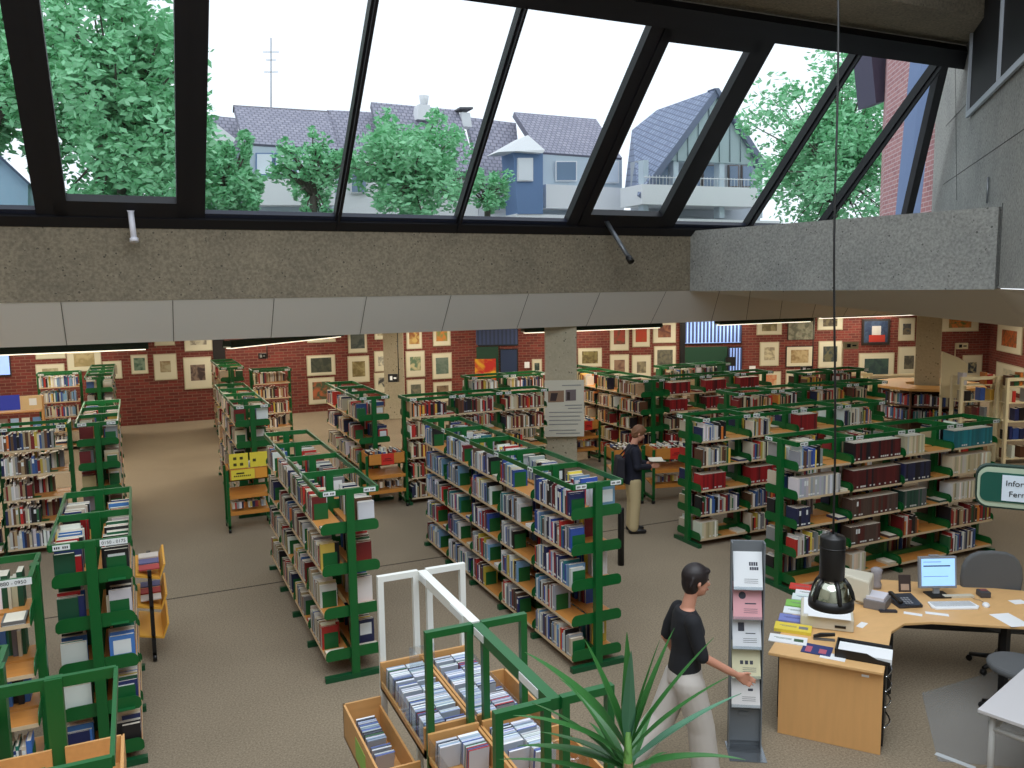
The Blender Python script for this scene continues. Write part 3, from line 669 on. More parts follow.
# ------------------------------------------------------------------ books
def unit_book(variant):
    mb = MB()
    mb.box((0, 0, 0), (.09, 1, 1), 0).box((.91, 0, 0), (1, 1, 1), 0).box((.09, 0, 0), (.91, .03, 1), 0).box((.09, .03, .012), (.91, .97, .985), 1)
    if variant in (1, 3): mb.box((.06, -.004, .08), (.94, 0, .16), 2)
    if variant == 2: mb.box((.12, -.004, .6), (.88, 0, .86), 2)
    if variant == 3: mb.box((-.004, .15, .35), (0, .85, .85), 2)
    return mb.mesh('book', [BOOKM, PAGES, LABELM])
UB = [unit_book(i) for i in range(4)]
def screen(p):
    d = p-CP; z = d.dot(FW)
    return (512+FPX*d.dot(RT)/z, 384-FPX*d.dot(UP)/z, z) if z > .5 else (-999, -999, z)
def book_matrix(b):
    # spine faces outward
    if b['s'] == -1: L = Matrix.Translation((b['x'], -.27, b['z']))
    else: L = Matrix.Translation((b['x']+b['th'], .27, b['z'])) @ Matrix.Rotation(PI, 4, 'Z')
    return b['M'] @ L

ORD = ['1st', '2nd', '3rd']+['%dth' % i for i in range(4, 100)]; BN = ['first', 'second', 'third', 'fourth', 'fifth']
EXTRA = []
def extra_book(m, th, d, h, c, nm, lab): EXTRA.append(dict(m=m, th=th, d=d, h=h, c=c, nm=nm, lab=lab, x=0, vis=True))

# ------------------------------------------------------------------ hall fixtures: lamps, columns, windows, prints
WARM = mat('lit_tube', (255, 244, 214), .5, emit=((255, 244, 220), 1.6))
def lamp(x, y, L, lab, rz=0, watts=70, z=2.84):
    t = thing('ceiling_lamp', lab, 'lamp', (x, y, z), rz, 'dark green linear lamps under the low ceiling')
    MB().box((-L/2, -.09, .03), (L/2, .09, .13)).box((-L/2, -.1, 0), (L/2, -.085, .06)).box((-L/2, .085, 0), (L/2, .1, .06)).build('housing', mat('lamp_green', (14, 44, 34), .5), t)
    mb = MB(); n = int(L/.12)
    for k in range(n): mb.box((-L/2+k*.12, -.084, .005), (-L/2+k*.12+.012, .084, .03))
    mb.build('louvre', mat('louvre', (190, 195, 190), .3, .4), t)
    MB().box((-L/2+.05, -.06, -.02), (L/2-.05, .06, .0)).build('tube', WARM, t)
    MB().tube([(-L/3, 0, .13), (-L/3, 0, 3.05-z)], .01, k=6).tube([(L/3, 0, .13), (L/3, 0, 3.05-z)], .01, k=6).build('hanger', BLACK, t)
    l = bpy.data.lights.new('tube_light', 'AREA'); l.shape = 'RECTANGLE'; l.size = L; l.size_y = .2; l.energy = watts; l.color = (1, .91, .76)
    o = bpy.data.objects.new('tube_light', l); COL.objects.link(o); o.parent = t; o.location = (0, 0, -.035)
k = 0
LP = [(-3.3, 16.3, 7.0), (2.4, 16.3, 1.0), (9.5, 16.35, 3.6), (14.5, 16.4, 3.0), (4.2, 18.8, 4), (-2.5, 19.5, 5), (9.6, 19.6, 4), (14.7, 19.6, 4), (19.5, 17.6, 4), (-2.5, 22.7, 5), (3.6, 22.5, 4), (9.6, 23, 4), (15, 22.6, 4), (20.5, 20.6, 4), (24, 18.2, 3), (-2.5, 25.4, 4), (3.5, 25.4, 4), (8.5, 25.4, 3), (20.8, 13.0, 3), (16.4, 9.6, 3), (14.5, 5.6, 3), (13, 24.6, 3), (18, 23, 3), (23, 21.2, 3)]
PLACE = ['just behind the soffit at far left', 'short, behind the soffit above the yellow-signed trolley', 'behind the soffit above the concrete column with poster', 'behind the soffit before the green wall panel']
for i, (x, y, L) in enumerate(LP):
    lab = 'dark green linear lamp under low ceiling, '+(PLACE[i] if i < 4 else 'hidden deeper in the hall')
    if i == 1: qa, qb = atz(227, 348, 2.86), atz(340, 336, 2.86); lamp((qa.x+qb.x)/2, (qa.y+qb.y)/2, (qb-qa).length, lab, rz=math.atan2(qb.y-qa.y, qb.x-qa.x), watts=40, z=2.86)
    else: lamp(x, y, L, lab, watts=15.5*L, z=2.88 if i == 0 else 2.9)

def column(px, t_, w_, lab, notch=False):
    d = ray(px, 400); p = CP+d*t_; th = math.atan2(-d.x, d.y)
    c = thing('column', lab, 'column', (p.x, p.y, 0), th)
    mb = MB().box((-w_/2, -w_/2, 0), (w_/2, w_/2, 3.05)); o = mb.build('shaft', CONC3, c); bevel(o, .02)
    return c
column(395, 25, .60, 'pale concrete column in front of the brick wall, left of centre')
col2 = column(561, 18.0, .68, 'concrete column at centre carrying the white poster')
col3 = column(926, 21.3, .58, 'concrete column rising behind the round wooden counter')
column(16, 24.2, .42, 'grey pillar beside the bright window at far left')
pc = col2.location; d2 = (Vector((pc.x, pc.y, 0)).normalized()); off = Vector((pc.x, pc.y, 0))-d2*.5
pr = Vector((d2.y, -d2.x, 0))
tp = thing('poster', 'tall white poster with two photos hanging on the central column', 'poster', (0, 0, 0))
def onp(x, y, o=0): return atpl(x, y, off-d2*o, d2)
def pq(name, x0, y0, x1, y1, o, m, th=.006, par=tp): return MB().prism([onp(x0, y0, o), onp(x1, y0-.6, o), onp(x1, y1-.6, o), onp(x0, y1, o)], d2*th).build(name, m, par)
pq('sheet', 544.5, 380.5, 584, 437, 0, mat('poster_white', (216, 212, 196), .7))
pq('picture', 548, 391, 564, 402.5, .006, paint((150, 120, 96))); pq('picture', 565.5, 390, 576, 401, .006, paint((120, 108, 110)))
mb = MB()
for (x0, x1, y) in ((562, 581, 385), (565, 582, 405), (568, 582, 408), (549, 582, 412), (549, 580, 416), (549, 581, 420), (549, 578, 424), (549, 576, 430), (556, 580, 433)):
    mb.prism([onp(x0, y, .008), onp(x1, y-.4, .008), onp(x1, y+.5, .008), onp(x0, y+.9, .008)], d2*.002)
mb.build('text_lines', mat('grey_text', (150, 150, 148), .8), tp)
mb = MB(); mb.prism([onp(551, 393, .012), onp(558, 393, .012), onp(556, 401, .012), onp(550, 401, .012)], d2*.003).prism([onp(567, 392, .012), onp(570, 392, .012), onp(570, 400, .012), onp(567, 400, .012)], d2*.003); mb.build('picture_figures', paint((60, 44, 44)), tp)

# wall planes for the prints
NB = Vector((0, 1, 0)); WP1 = Vector((0, 26.5, 0))
d12 = (WC-WB).normalized(); NB2 = Vector((-d12.y, d12.x, 0)); d23 = (WD-WC).normalized(); NB3 = Vector((-d23.y, d23.x, 0))
def onwall(x, y, o=0):
    p = atpl(x, y, WP1-NB*o, NB)
    if p.x <= 10.9: return p, Vector((1, 0, 0)), NB
    p = atpl(x, y, WB-NB2*o, NB2)
    if p.x <= 28.15: return p, d12, NB2
    return atpl(x, y, WC-NB3*o, NB3), d23, NB3
def wrect(name, x0, y0, x1, y1, o, th, m, par, ring=None):
    xc, yc = (x0+x1)/2, (y0+y1)/2; c, u, n = onwall(xc, yc, o); a = atpl(x0, yc, c, n); b = atpl(x1, yc, c, n); t_ = atpl(xc, y0, c, n); q = atpl(xc, y1, c, n)
    hw = (b-a).length/2; hh = (t_.z-q.z)/2
    P = [c+u*sx*hw+Vector((0, 0, sz*hh)) for sx, sz in ((-1, -1), (1, -1), (1, 1), (-1, 1))]
    mb = MB(); mb.prism(P, n*th)
    o_ = mb.build(name, m, par); o_['hh'] = hh; return o_, c, u, n, hw, hh
def art_mat(name, c1, c2, sc=3):
    m = bpy.data.materials.new(name); m.use_nodes = True; nt = m.node_tree; b = nt.nodes['Principled BSDF']; b.inputs['Roughness'].default_value = .6
    tc = nt.nodes.new('ShaderNodeTexCoord'); n = nt.nodes.new('ShaderNodeTexNoise'); n.inputs['Scale'].default_value = sc; n.inputs['Detail'].default_value = 4; n.inputs['Distortion'].default_value = .8
    mr = nt.nodes.new('ShaderNodeMapRange'); mr.inputs[1].default_value = .4; mr.inputs[2].default_value = .6
    mx = nt.nodes.new('ShaderNodeMix'); mx.data_type = 'RGBA'; mx.inputs[6].default_value = (*s2l(c1), 1); mx.inputs[7].default_value = (*s2l(c2), 1)
    nt.links.new(tc.outputs['Object'], n.inputs['Vector']); nt.links.new(n.outputs[0], mr.inputs[0]); nt.links.new(mr.outputs[0], mx.inputs[0]); nt.links.new(mx.outputs[2], b.inputs['Base Color']); return m
MATW = mat('passepartout', (208, 202, 178), .8); FRW = mat('pale_frame', (184, 174, 146), .5); FRD = mat('dark_frame', (44, 38, 34), .5)
# x0,y0,x1,y1, art inset fractions (l,t,r,b), colours, label
PR = [
 (35, 338, 65, 359, .22, (60, 62, 66), (120, 120, 112), 'print in cream mount at far left, upper one, just under the lamp'),
 (36, 364, 65, 384, .22, (150, 140, 110), (190, 180, 150), 'cream print at far left, lower one, above the rear left books'),
 (67, 349, 101.5, 371.5, .2, (150, 134, 92), (176, 160, 118), 'wide pale landscape print at far left'),
 (103, 361, 122, 379, .25, (140, 130, 110), (170, 160, 140), 'small pale print partly behind the rearmost left row'),
 (131, 354.7, 148, 374, .17, (40, 78, 60), (120, 140, 120), 'small green garden print on the brick wall'),
 (154, 354, 177, 380, .27, (140, 120, 86), (170, 160, 130), 'print with small brownish square picture on brick wall'),
 (154, 326, 174.5, 345.7, .25, (110, 100, 90), (180, 170, 140), 'print partly hidden by the soffit above the brownish square picture'),
 (184, 323, 212, 351, .2, (120, 110, 100), (190, 184, 160), 'print partly hidden by the soffit above the dark twin towers'),
 (184, 357, 212, 389, .24, (60, 46, 44), (130, 110, 96), 'large print of dark twin towers left of the aisle corner'),
 (307, 355, 335.5, 375.5, .14, (52, 58, 50), (78, 82, 66), 'dark green landscape print in white frame'),
 (308.5, 377.5, 335, 404, .16, (176, 96, 60), (70, 84, 60), 'colourful print directly below the dark green landscape'),
 (307, 322, 335.5, 342.5, .2, (120, 110, 90), (180, 170, 140), 'print almost hidden by the soffit above the dark green landscape'),
 (348, 322, 367, 353, .13, (52, 62, 60), (84, 90, 84), 'grey-framed dark print high on the wall left of the pale column'),
 (348, 356, 369.5, 382.5, .2, (110, 96, 56), (150, 138, 96), 'olive figure print left of the pale column'),
 (374.5, 322, 389, 339.5, .2, (110, 100, 70), (180, 170, 140), 'top print half behind the pale column'),
 (374.5, 351, 389.5, 371.5, .25, (140, 140, 130), (206, 198, 172), 'faint drawing half behind the pale column'),
 (374.5, 372.5, 389.5, 393, .25, (60, 60, 60), (200, 196, 170), 'ink drawing half behind the pale column, lowest'),
 (406.5, 323, 422, 349, .17, (140, 84, 40), (190, 160, 90), 'brown flower print right of the pale column, top'),
 (406, 351, 425, 377, .22, (90, 116, 90), (190, 180, 140), 'print of green bottles right of the pale column'),
 (407, 379.5, 425, 402, .22, (90, 92, 80), (130, 126, 104), 'grey print below the green bottles'),
 (433, 322, 450.5, 346, .18, (196, 120, 50), (120, 130, 70), 'orange print high up, left of the dark doorway'),
 (432.5, 353, 452, 379, .18, (84, 104, 92), (108, 122, 110), 'grey-green print left of the dark doorway'),
 (433.5, 382, 452, 402, .18, (80, 60, 44), (130, 110, 84), 'brown print below the grey-green one'),
 (532, 359, 542, 375, .25, (44, 60, 54), (90, 100, 90), 'tiny framed print left of the central column'),
 (578, 348, 602, 367, .17, (92, 78, 44), (140, 130, 80), 'wide brown landscape right of the central column'),
 (610, 322, 629, 350.7, .2, (150, 60, 44), (90, 70, 50), 'print with red figure, beside the wide brown landscape'),
 (610, 354.5, 629, 379, .22, (104, 74, 62), (140, 110, 90), 'brown print below the red figure'),
 (632.5, 322, 650, 347, .18, (168, 52, 24), (150, 70, 30), 'rust red print near the wall window'),
 (632, 355, 651, 380, .26, (104, 96, 80), (150, 140, 110), 'beige framed print below the rust red one'),
 (653, 320, 676, 343, .22, (96, 50, 40), (140, 90, 60), 'print partly behind a lamp, left of the window with blinds'),
 (654, 346, 676, 372, .15, (76, 76, 66), (110, 106, 88), 'large grey portrait print left of the window with blinds'),
 (656, 373, 675.5, 388, .2, (190, 176, 130), (206, 192, 150), 'pale print peeking out under the grey portrait'),
 (757, 317, 782, 335, .2, (110, 100, 70), (160, 150, 110), 'top left print of the right-hand wall group'),
 (788, 317, 815, 340, .02, (92, 92, 76), (140, 138, 118), 'grey unmounted print in the right-hand wall group'),
 (760, 342, 779, 366, .22, (140, 130, 110), (200, 190, 156), 'sketch of a figure, leftmost of the middle row right of the window'),
 (786, 346, 813.5, 367, .18, (140, 116, 76), (180, 160, 120), 'print of reclining figure in dark frame'),
 (759, 371.5, 781, 389, .2, (190, 120, 84), (206, 180, 140), 'pale orange print, leftmost of the lowest row right of the window'),
 (786, 369.6, 815, 388, .24, (100, 92, 74), (140, 130, 104), 'grey print below the reclining figure'),
 (818.5, 341, 842, 367.7, .2, (50, 60, 64), (100, 96, 70), 'dark still life print behind the lamp cable'),
 (819, 372.5, 836, 391, .22, (150, 140, 110), (190, 180, 140), 'pale print below the dark still life'),
 (817.6, 315, 843, 330, .22, (70, 60, 50), (120, 110, 80), 'dark print at the soffit behind the lamp cable'),
 (862, 319, 890, 344.7, .08, (34, 50, 78), (56, 74, 100), 'dark blue print with red and white centre'),
 (858.7, 353, 894, 388, .16, (40, 62, 66), (58, 84, 76), 'large dark green landscape in beige mount left of the right-hand column'),
 (899, 318, 915, 341, .25, (50, 66, 80), (110, 100, 80), 'print half behind the right-hand column, upper'),
 (898, 346.6, 920, 379, .28, (70, 70, 64), (110, 106, 90), 'tall print half behind the right-hand column'),
 (941.6, 314, 979, 331.6, .2, (60, 110, 60), (200, 120, 60), 'wide colourful print at the soffit right of the column'),
 (962.7, 355, 982, 381, .28, (50, 60, 70), (200, 190, 150), 'print behind the tall white panel'),
 (996.5, 324.6, 1021.5, 353, .2, (186, 96, 44), (120, 80, 50), 'orange print at the right edge of the wall'),
 (994.6, 365.5, 1032, 392, .2, (170, 170, 150), (200, 190, 160), 'large pale print at the right edge above the white shelves'),
]
DARKFR = {'print of reclining figure in dark frame', 'dark blue print with red and white centre', 'grey unmounted print in the right-hand wall group'}
for i, (x0, y0, x1, y1, ins, c1, c2, lab) in enumerate(PR):
    t = thing('framed_print', lab, 'picture', group='framed prints on the brick walls')
    m = FRD if lab in DARKFR else FRW
    wrect('frame', x0, y0, x1, y1, .04, .035, m, t)
    w_, h_ = x1-x0, y1-y0; e = .9
    wrect('mount', x0+e, y0+e, x1-e, y1-e, .046, .008, m if ins < .1 else MATW, t)
    pic_ = wrect('picture', x0+w_*ins, y0+h_*ins, x1-w_*ins, y1-h_*ins*1.1, .05, .005, art_mat('art_%d' % i, c1, c2, 5), t)
dt = [o for o in bpy.data.objects if o.get('label') == 'dark blue print with red and white centre'][0]
wrect('red_shape', 869, 335, 885, 342, .056, .003, paint((170, 50, 36)), dt); wrect('white_shape', 872, 326, 881, 335, .056, .003, paint((190, 186, 180)), dt)
t = thing('poster', 'red and yellow poster on the dark green door', 'poster')
wrect('sheet', 475, 359, 496, 384, .10, .01, art_mat('poster_red', (190, 40, 30), (226, 180, 40), 2.2), t)
# windows and doors in the brick wall
PANE_GLOW = mat('window_glow_blue', (150, 180, 235), .4, emit=((150, 178, 240), .75)); BLINDD = mat('blind_slats', (62, 78, 120), .6); DGREEN = mat('dark_green_panel', (20, 62, 44), .5)  # lit panes glow in place of the daylight behind them
def wwin(name, x0, y0, x1, y1, slats, lit=1):
    f, c, u, n, hw, hh = wrect(name, x0-1.2, y0-1.2, x1+1.2, y1+1.2, .05, .06, DARKF, None); f['kind'] = 'structure'
    wrect('pane', x0, y0, x1, y1, .055, .01, PANE_GLOW if lit else mat('dusky_pane', (44, 60, 92), .3), f)
    mb = MB()
    for k in range(slats):
        a = c+u*(-hw+2*hw*(k+.5)/slats)-n*.02; wv = u*hw/slats*.55; mb.prism([a-wv-Vector((0, 0, hh*.9)), a+wv-Vector((0, 0, hh*.9)), a+wv+Vector((0, 0, hh*.9)), a-wv+Vector((0, 0, hh*.9))], n*.005)
    if slats: mb.build('blind', BLINDD, f)
    return f
wwin('window_2', -8, 346, 9, 375, 0)
wwin('window_3', 471, 312, 517, 345, 12, 0); wwin('window_4', 501, 350, 517, 386, 0, 0)
wwin('window_5', 685, 310, 741, 343, 16); wwin('window_6', 729, 348, 741, 371, 5)
f, *_ = wrect('door_1', 469, 347, 499, 420, .07, .06, DGREEN, None); f['kind'] = 'structure'
f, *_ = wrect('door_2', 685, 347, 727, 395, .07, .06, DGREEN, None); f['kind'] = 'structure'
f, *_ = wrect('trim_7', 214, 315, 226, 420, .06, .05, mat('dark_wall_strip', (28, 22, 22), .8), None); f['kind'] = 'structure'  # flat dark strip set against the brick wall
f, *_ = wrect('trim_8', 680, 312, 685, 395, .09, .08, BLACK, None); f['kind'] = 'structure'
t = thing('monitor', 'small dark screen glowing in front of the window right of the green panel', 'screen'); wrect('screen', 726, 357, 736, 366, .25, .05, BLACK, t)
for (x, y, w_, lab) in ((527, 365, 5, 'white switch plate left of the central column'), (752.5, 369, 6, 'white switch plate right of the window with blinds')):
    o, *_ = wrect('switch_plate', x-w_/2, y-3, x+w_/2, y+3, .07, .03, WHITEP, None); tag(o, lab, 'switch')
# loudspeakers / hanging signs
def hang_sign(x, y, z, Y, w_, h_, m, lab, name='direction_sign'):
    p = aty(x, y, Y); t = thing(name, lab, 'sign', (p.x, p.y, p.z), -YAW)
    MB().box((-w_/2, -.02, -h_/2), (w_/2, .02, h_/2)).build('board', m, t)
    MB().box((-w_*.3, -.028, -h_*.25), (-w_*.05, -.02, h_*.25)).box((.02, -.028, -h_*.1), (w_*.35, -.02, h_*.1)).build('symbol', WHITEP if m is BLACK else INK, t)
    MB().tube([(w_/2+.02, 0, -h_/2), (w_/2+.02, 0, 3.05-p.z)] if z > 0 else [(-w_/2-.02, 0, h_/2), (-w_/2-.02, 0, -p.z)], .012, k=6).build('pole', BLACK if m is BLACK else CREAM, t)
    return t
hang_sign(262.5, 356, 1, 21.6, .2, .14, BLACK, 'small black sign hanging before the brick wall at left')
hang_sign(393, 378, 1, 19.5, .24, .2, BLACK, 'small black sign in front of the pale column')
hang_sign(806, 369, 1, 16, .28, .14, BLACK, 'small black sign hanging over the cross rows')
hang_sign(851, 345.5, -1.2, 14.5, .34, .17, CREAM, 'cream sign on a thin pole left of the right-hand column', 'pole_sign')
hang_sign(962, 346, -1.2, 12.9, .26, .14, CREAM, 'cream arrow sign on a thin pole above the tall white panel', 'pole_sign')

# ------------------------------------------------------------------ round counter and white shelving at right
c0 = atz(926, 392, 1.25); 
t = thing('reading_counter', 'round wooden counter with books underneath, around the right-hand column', 'counter', (c0.x-.2, c0.y-.1, 0))
dark = mat('dark_wood', (86, 58, 40), .6)
ctr = col3.location
t.location = (ctr.x, ctr.y, 0)
mb = MB(); oc = [(1.38*math.cos(a), 1.38*math.sin(a)) for a in [PI/8+k*PI/4 for k in range(8)]]
for k in range(8):
    a, b = oc[k], oc[(k+1) % 8]; s = .38
    mb.prism([(a[0], a[1], 1.22), (b[0], b[1], 1.22), (b[0]*s, b[1]*s, 1.22), (a[0]*s, a[1]*s, 1.22)], (0, 0, .06))
mb.build('counter_top', wood('counter_wood', (226, 172, 100)), t)
mb = MB()
for z in (.05, .42, .8): mb.prism([(a*.88, b*.88, z) for a, b in oc], (0, 0, .03))
mb.lathe([(.62, .05), (.62, 1.2)], k=8); mb.build('shelf', dark, t)
for k in range(8): a = PI/8+k*PI/4; MB().tube([(1.22*math.cos(a), 1.22*math.sin(a), 0), (1.22*math.cos(a), 1.22*math.sin(a), 1.22)], .03, k=6).build('post', dark, t)
rb2 = random.Random(3)
cnt = 0
for k in range(8):
    a0 = PI/8+k*PI/4; am = a0+PI/8; nx, ny = math.cos(am), math.sin(am); tx, ty = -ny, nx
    if nx*ctr.x+ny*ctr.y > 0: continue
    for z in (.45, .83):
        x = -.38
        while x < .38:
            th = rb2.uniform(.02, .05); nm, c = pick(rb2, PAL['cool']+PAL['redset']); hgt = rb2.uniform(.22, .3)
            p = Vector((ctr.x+nx*1.05+tx*x, ctr.y+ny*1.05+ty*x, z+.001))
            extra_book(Matrix(((tx, -nx, 0, p.x), (ty, -ny, 0, p.y), (0, 0, 1, p.z), (0, 0, 0, 1))), th, .18, hgt, c, nm, ''); x += th+.003; cnt += 1
t = thing('partition_screen', 'tall blank cream panel standing right of the column behind the counter', 'panel')
p = atz(953, 395, 1.3)
t.location = (p.x, p.y, 0); t.rotation_euler = (0, 0, -YAW)
MB().prism([(-.28, 0, 1.25), (.3, 0, 1.2), (.3, 0, 2.0), (.1, 0, 2.15), (-.28, 0, 2.3)], (0, .06, 0)).box((-.28, 0, 0), (-.24, .06, 1.3)).box((.26, 0, 0), (.3, .06, 1.3)).build('panel', CREAM, t)
def white_unit(x, y, rz, n, w_, top, lab, short, levels=(.1, .5, .9, 1.3, 1.65)):
    t = thing('white_shelf', lab, 'shelf', (x, y, 0), rz, 'cream metal shelving at the right')
    for i in range(n+1):
        for dy in (0, .3): MB().box((i*w_-.03, dy-.03, 0), (i*w_+.03, dy+.03, top)).build('post', CREAM, t)
    for i in range(n):
        MB().box((i*w_, -.02, top-.07), ((i+1)*w_, .02, top)).box((i*w_, .28, top-.07), ((i+1)*w_, .32, top)).build('top_rail', CREAM, t)
        for z in levels:
            if z > top-.15: continue
            sh = MB().box((i*w_+.03, 0, z), ((i+1)*w_-.03, .3, z+.02)).build('shelf_board', CREAM, t)
            x_ = i*w_+.05; nk = 0
            while x_ < (i+1)*w_-.12:
                if rb2.random() < .5:
                    th = rb2.uniform(.05, .14); hgt = rb2.uniform(.2, .3); nm, c = pick(rb2, PAL['cool'] if rb2.random() < .5 else PAL['warm'])
                    hgt = min(hgt, .28)
                    o = bpy.data.objects.new('magazine', UB[0]); COL.objects.link(o); o.color = (*c, 1)
                    o.matrix_world = Matrix.Translation((x, y, 0)) @ Matrix.Rotation(rz, 4, 'Z') @ Matrix.Translation((x_, .05, z+.021)) @ Matrix.Diagonal((th, .16, hgt, 1))
                    nk += 1; tag(o, '%s media box, %s from left, %s level, %s bay, %s' % (nm, ORD[nk-1], ['lowest', 'second', 'third', 'fourth', 'top'][levels.index(z)], ['left', 'right'][i], short), 'media box', 'media in the cream shelving')
                    x_ += th+.02
                else: x_ += .1
    return t
p = atz(962, 377, 1.85); white_unit(p.x, p.y, -.3, 1, .95, 1.85, 'cream metal shelving unit behind the teal volumes', 'cream rack behind teal volumes')
p = atz(1008, 378, 1.85); white_unit(p.x, p.y, -.3, 2, .9, 1.85, 'cream metal shelving unit cut by the right edge', 'cream rack at right edge')
p = atz(841, 374, 1.36); white_unit(p.x, p.y, -.3, 1, .9, 1.36, 'small cream rack with pale brochures left of the round counter', 'small rack left of counter')
p = atz(870, 376, 1.3); white_unit(p.x, p.y, -.3, 2, .9, 1.3, 'cream metal shelving unit behind the round counter', 'rack behind the counter')

t = thing('display_rack', 'pale wooden display rack with a blue board, at the far left back', 'display rack', (-3.2, 21.6, 0))
for z in (.35, .8, 1.2): MB().box((0, 0, z), (1.15, .3, z+.03)).build('shelf_board', PINE, t)
MB().box((-.02, 0, 0), (.02, .3, 1.55)).box((1.13, 0, 0), (1.17, .3, 1.55)).build('side_frame', PINE, t); MB().box((.02, .02, 1.52), (1.13, .3, 1.55)).build('top_board', PINE, t)
MB().box((.0, -.02, 1.26), (1.15, .0, 1.58)).build('cream_front', mat('cream_card', (216, 186, 140), .7), t); MB().box((.3, -.03, 1.28), (.72, -.02, 1.62)).build('blue_board', mat('blue_card', (50, 66, 190), .6), t); MB().box((.9, -.03, 1.36), (1.05, -.02, 1.52)).build('white_card', WHITEP, t)
for i_ in range(5):
    for z, nz in ((.83, 'middle'), (.38, 'lower')):
        o = MB().box((0, 0, 0), (.16, .02, .24)).build('magazine', paint([(150, 180, 214), (214, 208, 190), (90, 130, 180), (200, 170, 110), (120, 100, 90)][(i_+int(z*10)) % 5])); o.location = (-3.15+i_*.22, 21.66, z+.001); o.rotation_euler = (-.2, 0, 0)
        tag(o, 'magazine standing %s from left on the %s board of the far left display rack' % (ORD[i_], nz), 'magazine', 'magazines on the far left display rack')

# ------------------------------------------------------------------ trolleys and display bins
ORB = wood('orange_wood', (212, 140, 62)); REDS = mat('red_paper_sign', (206, 44, 30), .7); YELS = mat('yellow_paper_sign', (224, 204, 62), .7)
def trolley(x, y, w_, rz, lab, sign, z=1.0, two=False, d=.5):
    t = thing('book_trolley', lab, 'book trolley', (x, y, 0), rz)
    for sx in (0, 1):
        MB().box((sx*w_-.02, 0, .06), (sx*w_+.02, .04, z-.02)).box((sx*w_-.02, d-.04, .06), (sx*w_+.02, d, z-.02)).box((sx*w_-.02, 0, .08), (sx*w_+.02, d, .12)).build('side_frame', GREEN, t)
    for sx in (0, 1):
        for dy in (.02, d-.02): MB().lathe([(.001, -.02), (.035, -.02), (.035, .02), (.001, .02)], (0, 0, 0), k=12).build('caster', BLACK, t).matrix_local = Matrix.Translation((sx*w_, dy, .035)) @ Matrix.Rotation(PI/2, 4, 'Y')
    b = MB().box((.02, 0, z-.2), (w_-.02, .018, z)).box((.02, d-.018, z-.2), (w_-.02, d, z)).box((.02, 0, z-.2), (.038, d, z)).box((w_-.038, 0, z-.2), (w_-.02, d, z)).box((.02, 0, z-.2), (w_-.02, d, z-.185)).build('top_bin', ORB, t)
    for zz in (.28, .55):
        MB().prism([(.02, .02, zz), (.02, d-.04, zz+.08), (.02, d-.04, zz+.1), (.02, .04, zz+.02), (.02, .02, zz+.06)], (w_-.04, 0, 0)).build('sloping_shelf', ORB, t)
    if sign is YELS:
        MB().box((.06, -.006, z-.18), (w_*.64, 0, z-.02)).build('paper_sign', YELS, t); MB().box((w_*.66, -.006, z-.18), (w_*.94, 0, z-.02)).build('paper_sign', mat('orange_sign', (222, 150, 50), .7), t)
        for k in (0, 1):
            s = MB().box((.04+k*w_*.48, -.02, z+.01), (.04+k*w_*.48+w_*.44, -.012, z+.25)).build('paper_sign', YELS, t)
        mb = MB()
        for (a, c) in ((.1, .15), (.2, .15), (.1, .05), (.2, .05), (.4, .1)): mb.box((a, -.024, z+c), (a+.05, -.012, z+c+.045))
        for a in range(9): mb.box((.1+a*.03, -.01, z-.13), (.12+a*.03, -.006, z-.11))
        mb.box((.14, -.01, z-.09), (.26, -.006, z-.065)); mb.build('print_marks', mat('dark_olive_print', (70, 64, 20), .8), t)
    else:
        MB().box((w_*.36, -.006, z-.2), (w_*.68, 0, z-.0)).build('paper_sign', sign, t)
        MB().box((w_*.44, -.01, z-.1), (w_*.6, -.006, z-.085)).box((w_*.4, -.01, z-.13), (w_*.64, -.006, z-.12)).build('print_marks', mat('dark_red_print', (110, 16, 12), .8), t)
    r_ = random.Random(int(x*100)); xx = .06
    M = Matrix.Translation((x, y, 0)) @ Matrix.Rotation(rz, 4, 'Z')
    k = 0
    for (zz, dy, hh_) in ((z-.18, .1, .22), (z-.18, d-.26, .24), (.37, .1, .12)):
        xx = .06
        while xx < w_-.1:
            th = r_.uniform(.02, .05); nm, c = pick(r_, PAL['mixed']); extra_book(M @ Matrix.Translation((xx, dy, zz)) @ Matrix.Rotation(r_.uniform(-.08, .08), 4, 'X'), th, .14, hh_*r_.uniform(.8, 1), c, nm, ''); xx += th+r_.choice([.004, .004, .05]); k += 1
    return t
trolley(3.55, 14.0, .72, 0, 'wooden book trolley with red sign, before the row with three bays', REDS, 1.0)
trolley(1.2, 13.72, .66, 0, 'book trolley with yellow paper signs, before the brick wall aisle', YELS, 1.05)
trolley(7.55, 12.35, .55, -.25, 'book trolley with red sign on its left, behind the man', REDS, 1.0)
trolley(8.25, 12.1, .85, -.2, 'wide wooden book trolley with red sign, right of the man', REDS, 1.0)
trolley(8.6, 15.6, .6, 0, 'wooden book trolley with red front, beside the central column', REDS, .95)
